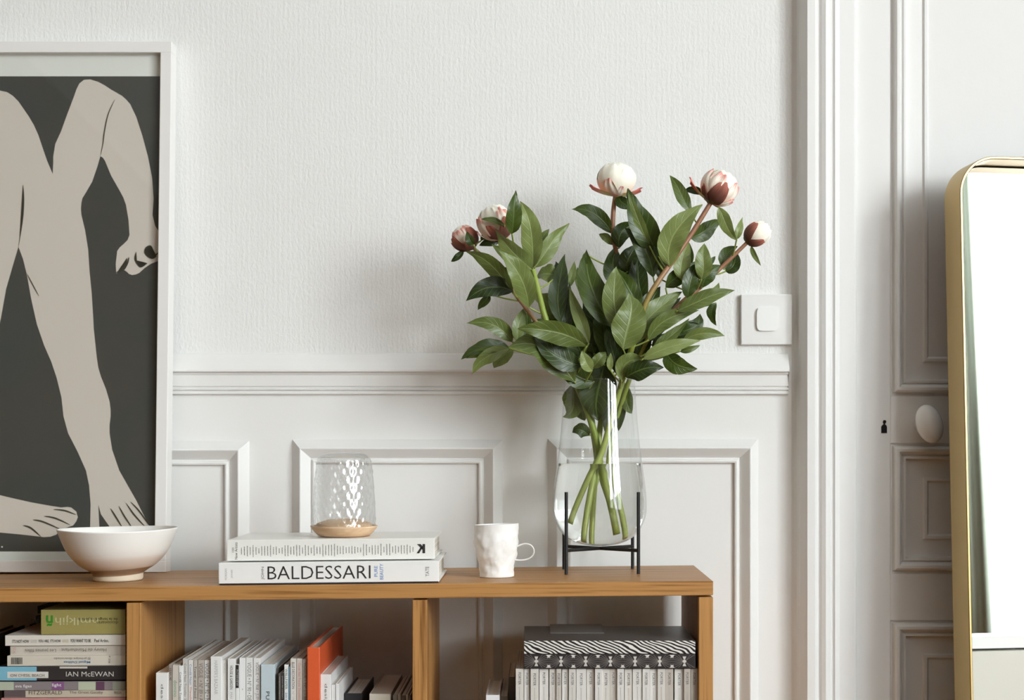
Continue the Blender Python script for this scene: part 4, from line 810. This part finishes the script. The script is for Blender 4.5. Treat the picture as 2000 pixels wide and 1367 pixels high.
# leaves: base x, y, bend x, y, tip x, y, width px, base depth, tip depth, roll, face (t top / u underside), fold
T, UU = 't', 'u'
LEAVES = [
 # left spray
 (1000, 457, 1003, 420, 1007, 372, 25, -.09, -.105, 15, T, .4), (1041, 523, 1048, 450, 1016, 393, 33, -.05, -.06, -12, UU, .35), (1045, 522, 1070, 480, 1112, 436, 27, -.045, -.03, 10, UU, .3),
 (1047, 484, 1057, 466, 1073, 447, 14, -.02, -.0, 20, UU, .3), (1039, 526, 1003, 500, 967, 448, 30, -.06, -.085, -18, UU, .35), (1012, 510, 990, 500, 960, 477, 19, -.045, -.05, 10, UU, .3),
 (1033, 600, 1028, 532, 974, 490, 35, -.06, -.10, 10, UU, .35), (1001, 571, 965, 505, 909, 491, 26, -.05, -.06, -10, UU, .25), (1000, 560, 985, 530, 960, 520, 24, -.02, -.01, 0, T, .3), (1030, 560, 1010, 545, 985, 548, 22, -.03, -.02, 10, T, .3),
 (1002, 569, 955, 543, 910, 588, 31, -.05, -.06, 15, T, .3), (956, 574, 946, 590, 933, 605, 13, -.03, -.02, -10, T, .4),
 (1000, 668, 978, 622, 911, 631, 25, -.02, -.03, 10, UU, .3), (992, 678, 945, 668, 900, 702, 22, -.02, -.03, 28, T, .5), (992, 679, 950, 685, 910, 700, 14, -.025, -.03, -15, UU, .2), (994, 681, 940, 690, 922, 731, 22, -.03, -.03, -12, UU, .3), (1003, 683, 975, 695, 964, 719, 24, -.01, .0, 15, UU, .3),
 (1122, 745, 1075, 655, 992, 678, 47, -.06, -.09, 12, UU, .22), (1146, 675, 1085, 636, 1010, 642, 36, -.09, -.12, -14, UU, .28), (1135, 714, 1085, 705, 1040, 656, 34, -.07, -.085, 18, T, .3), (1160, 745, 1120, 740, 1085, 700, 34, -.045, -.05, 0, T, .3),
 (1013, 669, 1008, 630, 1027, 600, 20, -.03, -.02, 15, UU, .3), (1026, 672, 1030, 640, 1032, 606, 18, -.01, .0, 0, T, .3), (1112, 640, 1085, 585, 1034, 578, 32, .0, .02, 5, UU, .25), (1108, 640, 1090, 606, 1063, 592, 30, .0, .02, 5, UU, .25), (1090, 536, 1070, 530, 1047, 541, 27, .01, .02, 30, UU, .3), (1082, 650, 1050, 640, 1030, 640, 34, -.01, .0, 0, T, .3),
 # middle
 (1096, 630, 1082, 560, 1103, 496, 30, -.02, .02, 5, T, .25), (1098, 565, 1092, 535, 1085, 510, 17, .01, .02, 0, T, .3), (1113, 560, 1118, 535, 1122, 510, 12, .02, .03, 0, UU, .3), (1155, 592, 1140, 555, 1128, 522, 26, .02, .03, 20, UU, .4),
 (1202, 640, 1140, 570, 1145, 487, 43, -.05, -.03, 8, T, .22), (1141, 495, 1141, 520, 1146, 540, 9, -.03, -.03, 0, T, .3), (1215, 650, 1190, 570, 1204, 521, 38, -.07, -.06, -5, UU, .22), (1217, 682, 1238, 625, 1229, 572, 52, -.09, -.085, 4, UU, .2),
 (1212, 560, 1186, 520, 1206, 480, 32, .0, .0, 10, T, .3), (1260, 590, 1240, 540, 1243, 485, 30, -.02, -.01, 5, T, .3), (1252, 606, 1225, 560, 1204, 524, 30, -.055, -.05, 10, T, .3), (1110, 660, 1105, 620, 1113, 552, 22, -.02, .0, 0, T, .3), (1150, 670, 1130, 620, 1112, 560, 20, -.04, -.02, 0, UU, .35),
 (1160, 690, 1140, 640, 1120, 600, 34, -.02, -.01, 0, T, .3), (1185, 690, 1165, 640, 1140, 580, 38, -.02, .0, 0, T, .3), (1180, 700, 1185, 640, 1170, 590, 36, -.03, -.01, 10, T, .3), (1140, 700, 1115, 660, 1100, 600, 36, -.02, .0, 0, T, .3), (1205, 710, 1200, 650, 1195, 600, 30, -.045, -.03, 0, T, .3), (1160, 712, 1150, 660, 1158, 610, 30, -.01, .01, 0, T, .3),
 (1156, 723, 1143, 710, 1137, 684, 20, -.075, -.08, 5, UU, .3), (1158, 718, 1172, 700, 1184, 687, 20, -.06, -.06, 0, UU, .3), (1193, 724, 1190, 706, 1193, 689, 10, -.08, -.08, 0, UU, .2), (1210, 735, 1195, 690, 1190, 650, 18, -.06, -.05, 0, T, .3),
 (1255, 640, 1262, 590, 1290, 560, 30, -.03, -.02, 0, T, .3), (1245, 700, 1250, 660, 1275, 630, 30, -.02, -.02, 0, T, .3), (1240, 560, 1225, 520, 1222, 490, 28, .0, .0, 0, T, .3),
 # top
 (1196, 456, 1160, 400, 1116, 409, 24, -.01, -.02, 15, T, .25), (1198, 478, 1183, 460, 1170, 458, 13, .0, .0, 20, UU, .3), (1284, 497, 1250, 440, 1226, 368, 40, -.055, -.07, 10, T, .45), (1268, 480, 1245, 430, 1226, 370, 16, -.06, -.075, -10, UU, .2), (1208, 382, 1214, 400, 1234, 408, 19, -.01, -.02, 0, T, .3),
 (1276, 541, 1272, 480, 1220, 445, 32, -.05, -.06, 15, T, .3), (1210, 484, 1205, 440, 1249, 437, 27, -.01, .0, 10, T, .3), (1262, 470, 1245, 455, 1232, 450, 14, .01, .02, 0, UU, .3), (1226, 530, 1222, 500, 1243, 478, 28, -.015, -.01, 0, T, .3), (1230, 545, 1236, 520, 1240, 490, 18, .01, .01, 0, UU, .3),
 # right flower and its leaves
 (1349, 414, 1330, 375, 1308, 342, 20, -.06, -.05, 10, UU, .3), (1375, 379, 1352, 366, 1336, 373, 12, -.06, -.05, 10, T, .3), (1308, 520, 1300, 445, 1372, 399, 40, -.08, -.09, -10, UU, .3), (1349, 465, 1378, 455, 1408, 427, 26, -.05, -.03, 12, T, .3),
 (1404, 405, 1415, 440, 1440, 470, 20, -.07, -.06, 10, UU, .25), (1439, 467, 1443, 450, 1450, 424, 12, -.06, -.05, 10, UU, .3), (1415, 526, 1410, 495, 1440, 482, 24, -.02, .0, 10, T, .3), (1417, 530, 1440, 520, 1436, 490, 22, -.01, .0, -10, T, .3), (1370, 545, 1375, 510, 1376, 475, 27, -.06, -.06, 5, UU, .4),
 (1376, 520, 1388, 512, 1397, 500, 10, -.03, -.03, 0, T, .3), (1330, 545, 1328, 505, 1346, 472, 27, -.05, -.04, 5, UU, .25), (1340, 520, 1350, 500, 1346, 474, 14, -.03, -.03, 0, T, .3), (1290, 545, 1284, 500, 1294, 454, 22, -.03, -.02, 0, T, .3), (1302, 530, 1292, 500, 1300, 470, 22, -.04, -.03, 0, T, .3), (1467, 480, 1472, 500, 1486, 519, 8, -.03, -.03, 15, UU, .3),
 (1300, 562, 1330, 535, 1364, 510, 26, -.04, -.03, 15, T, .3), (1343, 582, 1342, 545, 1368, 511, 25, -.055, -.05, 10, T, .25), (1372, 561, 1378, 530, 1408, 518, 24, -.045, -.04, 10, T, .3), (1366, 545, 1368, 535, 1370, 525, 8, -.05, -.05, 0, UU, .3), (1346, 588, 1395, 590, 1404, 552, 20, -.03, -.02, 15, UU, .3),
 (1323, 607, 1370, 580, 1435, 567, 25, -.08, -.085, -20, UU, .3), (1328, 602, 1380, 572, 1434, 567, 12, -.075, -.08, 30, T, .4), (1399, 592, 1380, 612, 1399, 636, 14, -.06, -.06, 20, T, .4), (1240, 672, 1268, 600, 1332, 570, 36, -.06, -.05, 8, UU, .2), (1267, 664, 1295, 610, 1365, 606, 25, -.07, -.07, 10, UU, .25),
 (1275, 686, 1308, 660, 1346, 622, 18, -.06, -.06, -15, UU, .3), (1322, 650, 1362, 650, 1367, 613, 28, -.04, -.03, 10, T, .3), (1317, 661, 1345, 630, 1374, 640, 18, -.04, -.03, 20, T, .3), (1334, 666, 1375, 640, 1416, 656, 19, -.07, -.07, 10, UU, .25), (1256, 701, 1305, 672, 1369, 665, 22, -.09, -.09, -10, UU, .25),
 (1302, 690, 1312, 720, 1362, 720, 29, -.06, -.06, 15, T, .3), (1222, 737, 1250, 715, 1296, 718, 30, -.07, -.08, 8, T, .3), (1214, 742, 1222, 690, 1256, 702, 30, -.065, -.07, 10, UU, .3), (1328, 686, 1348, 684, 1368, 674, 10, -.06, -.06, 0, UU, .3), (1280, 690, 1292, 670, 1310, 652, 28, -.04, -.03, 0, T, .3), (1290, 690, 1325, 668, 1355, 655, 20, -.05, -.05, 0, T, .3), (1270, 640, 1290, 600, 1320, 585, 26, -.03, -.02, 0, T, .3),
 # bracts by the left buds
 (905, 488, 893, 505, 881, 511, 10, -.03, -.03, 15, T, .3), (940, 470, 948, 458, 957, 443, 9, -.045, -.045, 0, T, .3), (985, 440, 960, 425, 940, 428, 9, -.075, -.08, 20, UU, .3), (978, 470, 955, 470, 936, 480, 14, -.03, -.03, 0, T, .3), (925, 478, 915, 470, 912, 452, 14, -.055, -.055, 0, T, .3),
 # in the neck of the vase
 (1180, 712, 1158, 765, 1169, 822, 56, -.035, -.028, 6, T, .25), (1120, 748, 1130, 800, 1100, 815, 34, -.01, -.01, 15, UU, .3), (1140, 750, 1135, 790, 1142, 822, 40, .01, .01, 0, UU, .3), (1150, 850, 1135, 832, 1118, 845, 22, -.02, -.02, 10, T, .3), (1216, 745, 1222, 790, 1234, 808, 22, .01, .0, 10, UU, .3), (1200, 760, 1215, 800, 1208, 842, 22, .01, .01, 0, T, .3), (1186, 780, 1192, 815, 1188, 860, 22, -.005, -.005, 0, T, .3),
]
rf = random.Random(21)
for i in range(34):        # the dark leaves deep inside the bunch
    an = math.radians(rf.uniform(-62, 62)); r0 = rf.uniform(40, 150); r1 = r0+rf.uniform(60, 95)
    bx, by, tx_, ty_ = 1182+r0*math.sin(an)*.8, 765-r0*math.cos(an), 1182+r1*math.sin(an)*.95, 765-r1*math.cos(an)
    o_ = rf.uniform(-.01, .045); LEAVES.append((bx, by, (bx+tx_)/2+rf.uniform(-14, 14), (by+ty_)/2, tx_, ty_, rf.uniform(22, 32), o_, o_+rf.uniform(-.01, .02), rf.uniform(-30, 30), T, .3))
def leaf_mesh(L_, seed):
    bx, by, cx_, cy_, tx_, ty_, w_, yb_, yt_, roll, face, fold = L_
    P0 = P(bx, by, D(yb_)); P1 = P(cx_, cy_, D((yb_+yt_)/2-.012)); P2 = P(tx_, ty_, D(yt_))
    wd = w_*1.3*D(yb_)/F/2/max(.6, math.cos(math.radians(roll)))
    rg = random.Random(seed); nl, ns = 14, 4
    vs_, uvs = [], []
    ph = rg.uniform(0, 6); tw = rg.uniform(-26, 26); wob = rg.uniform(-.10, .10)
    for i in range(nl+1):
        t = i/nl; p = P0*(1-t)**2+P1*2*t*(1-t)+P2*t*t; tg = ((P1-P0)*(1-t)+(P2-P1)*t).normalized()
        vw = (p-CAM).normalized(); sd = tg.cross(vw).normalized(); p = p+sd*(wob*wd*math.sin(t*6.3)); rm = Matrix.Rotation(math.radians(roll+tw*(t-.45)*2), 3, tg); sd = rm@sd; nr = sd.cross(tg).normalized()
        if nr.dot(vw) > 0: nr = -nr            # towards the viewer
        hw = wd*(math.sin(math.pi*min(1, t**.82*.985+.012))**.86)*(1-.12*t)*1.04
        if t > .9: hw *= 1-(t-.9)*2.0
        for j in range(-ns, ns+1):
            u = j/ns; ruf = (.10*math.sin(t*15+ph+(2 if u > 0 else 0))+.05*math.sin(t*31+ph*2))*wd*abs(u)**2
            lift = (fold*abs(u)-.35*fold*u*u)*hw*.75
            vs_.append(p+sd*(u*hw)+nr*(lift+ruf-.05*hw*(1-abs(u)))); uvs.append((u, t))
    k = 2*ns+1; fs = []
    for i in range(nl):
        for j in range(2*ns):
            fs.append((i*k+j, i*k+j+1, (i+1)*k+j+1, (i+1)*k+j))
    me = bpy.data.meshes.new('leaf'); me.from_pydata([tuple(v) for v in vs_], [], fs)
    # orientation: the top side is the mesh front
    me.update(); cen = me.polygons[len(fs)//2]; tov = (CAM-Vector(cen.center)).dot(cen.normal)
    if (tov > 0) != (face == 't'): me.flip_normals()
    return me, uvs, P0
def put_uv(me, uvs):
    l = me.uv_layers.new(name='UVMap')
    for lp in me.loops: l.data[lp.index].uv = uvs[lp.vertex_index]
PNAMES = {'a': 'maroon-sepalled peony bud hanging lowest, its stem bent towards the framed print', 'b': 'half-open blush peony beside the maroon bud, wrapped by tall pale leaves', 'c': 'cream peony on an upright brown stem, highest of the bouquet',
          'd': 'white peony with red streaks on a long slanting reddish stem', 'e': 'small cream peony bud with red sepals pointing at the door casing', 'f': 'short flowerless peony shoot with dark leaves in the middle of the bouquet'}
PE_ = {}
zwl = Z(905, YV)
m = mat('stem_mix', srgb(128, 146, 58), 0.42)
t_ = nn(m, 'ShaderNodeTexCoord'); s_ = nn(m, 'ShaderNodeSeparateXYZ'); lk(m, t_.outputs['UV'], s_.inputs[0])
bc(m, ramp(m, s_.outputs['Y'], [(0.0, srgb(150, 104, 76)), (0.20, srgb(156, 110, 82)), (0.34, srgb(142, 132, 62)), (0.5, srgb(142, 158, 64)), (1.0, srgb(176, 188, 108))]))
for k_, sd in STEMS.items():
    base = sd['pts'][-1]; t = thing('peony' if k_ != 'f' else 'peony_shoot', PNAMES[k_], 'flower' if k_ != 'f' else 'plant stem', base, (0, 0, 0), 'peonies in the glass vase'); PE_[k_] = t
    cv = catmull(sd['pts'], 6); n = len(cv); bm = bmesh.new(); r0 = sd['r']*YV/F
    rad = [r0*(.80+.36*i/n)*(.82 if q.z < zwl else 1)*(1+(.28 if i in (n-9, n-10) else 0)) for i, q in enumerate(cv)]
    tube_bm(bm, cv, rad, 10); bmesh.ops.recalc_face_normals(bm, faces=bm.faces)
    me = bpy.data.meshes.new('stem'); bm.to_mesh(me); bm.free()
    zs = [p.z for p in cv]; zt1, zt0 = max(zs), min(zs)
    put_uv(me, [(0, (zt1-v.co.z)/(zt1-zt0)) for v in me.vertices]); attach(link('stem', me, M['stem_green' if k_ in 'bf' else 'stem_mix'], None, True), t)
def seg_near(p, pts):
    best = None
    for q in pts:
        d = (q-p).length
        if best is None or d < best[0]: best = (d, q)
    return best
CVS = {k_: catmull(sd['pts'], 6) for k_, sd in STEMS.items()}
for i, L_ in enumerate(LEAVES):
    me, uvs, P0 = leaf_mesh(L_, i)
    ow = min(CVS, key=lambda q: seg_near(P0, CVS[q])[0]*(1.0 if q != 'f' else 1.15))
    put_uv(me, uvs)
    o = attach(link('leaf', me, M['peony_leaf'], None, True), PE_[ow])
    d, q = seg_near(P0, CVS[ow])
    if d > .004:       # leaf stalk back to the stem
        if d < .016: tgt = q
        else:
            low = [z for z in CVS[ow] if z.z < P0.z-.25*d] or [q]; tgt = min(low, key=lambda z: abs((z-P0).length-1.12*d))
        if (tgt-P0).length < .12:
            mid = (P0+tgt)/2+Vector((0, .002, -.04*d)); bm = bmesh.new(); tube_bm(bm, catmull([P0, mid, tgt], 4), .0012, 6)
            attach(bmo('leaf_stalk', bm, M['stem_green'], None, True), PE_[ow])
# blooms
def sheet(fn, nu, nv, name, mt, parent, thick=None):
    vs_, uvs = [], []
    for j in range(nv+1):
        for i in range(nu+1):
            u, v = i/nu*2-1, j/nv; vs_.append(fn(u, v)); uvs.append((u, v))
    fs = [(j*(nu+1)+i, j*(nu+1)+i+1, (j+1)*(nu+1)+i+1, (j+1)*(nu+1)+i) for j in range(nv) for i in range(nu)]
    me = bpy.data.meshes.new(name); me.from_pydata([tuple(q) for q in vs_], [], fs); put_uv(me, uvs)
    return link(name, me, mt, parent, True)
def bloom(key, px, py, off, rpx, axis, petals, sepals, squash=1.0, seed=0):
    Yd = D(off); c = P(px, py, Yd); R = rpx*Yd/F; rg = random.Random(seed)
    root = PE_[key]; ax = Vector(axis).normalized(); ay = (Vector((0, 1, 0))-ax*ax.y).normalized(); axx = ay.cross(ax); Mx = Matrix.Translation(c)@Matrix((axx, ay, ax)).transposed().to_4x4()
    core = sheet(lambda u, v: Mx@(Vector((math.sin(v*math.pi)*math.cos(u*math.pi), math.sin(v*math.pi)*math.sin(u*math.pi), -math.cos(v*math.pi)*squash))*R*.93), 28, 18, 'bloom', M['petal_cream'], None); attach(core, root)
    def pet(lon, half, vtop, r0, mt, nm, flare=0.0, ruf=.03):
        ph = rg.uniform(0, 6)
        def fn(u, v):
            th = v*vtop*(1-.13*u*u)*(1+.02*math.sin(u*5+ph)*v)+.02; prof = (.45+.55*math.sin(math.pi*min(1, .15+.75*v)))
            lam = lon+u*half*prof*.8/max(math.sin(max(th, .25)), .45)
            r = R*(r0+ruf*v*v*math.sin(u*7+ph)+.020*u+flare*v**2.5)
            return Mx@Vector((math.sin(th)*math.cos(lam)*r, math.sin(th)*math.sin(lam)*r, -math.cos(th)*squash*r))
        o = attach(sheet(fn, 14, 12, nm, M[mt], None), core)
        return o
    for a in petals: pet(*a[:4], a[4], 'petal', *(a[5:]))
    for a in sepals: pet(*a[:4], a[4], 'sepal', *(a[5:]))
    return core, Mx, R
def ring(n, half, vtop, r0, mt, ph=0, jit=.12, seed=0, ruf=.03):
    rg = random.Random(seed); return [(ph+2*math.pi*i/n+rg.uniform(-jit, jit), half*rg.uniform(.9, 1.15), vtop*rg.uniform(.93, 1.05), r0+.012*(i % 3), mt, 0.0, ruf) for i in range(n)]
pi = math.pi
bloom('c', 1204, 350, -.01, 37, (0.1, .05, 1), ring(5, 1.15, 2.85, .97, 'petal_cream', .3, seed=1, ruf=.015)+ring(4, 1.1, 2.35, 1.02, 'petal_cream', .9, seed=2, ruf=.03), [(-pi/2-.45, .5, 1.35, 1.07, 'petal_blush', 0, .05), (pi*1.03, .62, 1.22, 1.03, 'petal_tip_pink', .46, .03), (-0.05, .62, 1.28, 1.03, 'petal_tip_pink', .40, .06), (-pi/2+.35, .25, 1.0, 1.08, 'petal_blush', 0, .03)], .90, 1)
bloom('d', 1405, 366, -.07, 36, (.5, .12, .8), ring(6, .8, 2.6, .97, 'petal_cream', .2, seed=3)+ring(5, .75, 2.2, 1.02, 'petal_blush', .7, seed=4, ruf=.06), [(-pi/2+.15, .62, 1.62, 1.08, 'sepal_maroon'), (-pi/2-1.0, .32, 1.1, 1.09, 'sepal_maroon'), (-pi/2+1.25, .35, 1.3, 1.07, 'petal_blush', 0, .08), (pi*.98, .30, 1.35, 1.03, 'petal_tip_pink', .65, .06), (pi/2, .5, 1.2, 1.06, 'sepal_maroon')], .95, 2)
bloom('e', 1480, 456, -.03, 24.5, (.8, .05, .5), ring(6, .8, 2.7, .97, 'petal_cream', .2, seed=5), [(-pi/2-.75, .80, 1.75, 1.06, 'sepal_maroon'), (-pi/2+.85, .55, 1.55, 1.07, 'sepal_maroon'), (pi/2-.2, .6, 1.4, 1.06, 'sepal_maroon')], 1.12, 3)
bloom('b', 967, 434, -.05, 35, (-.35, .08, .85), ring(6, .8, 2.6, .96, 'petal_cream', .1, seed=6)+ring(4, .7, 2.2, 1.02, 'petal_blush', .6, seed=7, ruf=.06), [(-pi/2-.5, .5, 1.35, 1.07, 'sepal_maroon'), (-pi/2+.55, .5, 1.45, 1.08, 'sepal_maroon'), (pi/2, .5, 1.2, 1.06, 'sepal_maroon'), (0, .4, 1.6, 1.07, 'petal_blush', .1, .05), (pi, .4, 1.5, 1.05, 'petal_blush', .1, .05)], 1.0, 4)
bloom('a', 907, 464, -.03, 26, (-.5, -.12, .7), ring(6, .8, 2.6, .95, 'petal_blush', .1, seed=8), [(-pi/2-.95, .72, 2.15, 1.05, 'sepal_maroon'), (-pi/2+.65, .66, 2.05, 1.08, 'sepal_maroon'), (-pi/2-.1, .45, 1.3, 1.11, 'sepal_maroon'), (pi/2, .8, 1.9, 1.05, 'sepal_maroon'), (pi*.95, .6, 1.8, 1.06, 'sepal_maroon')], 1.0, 5)
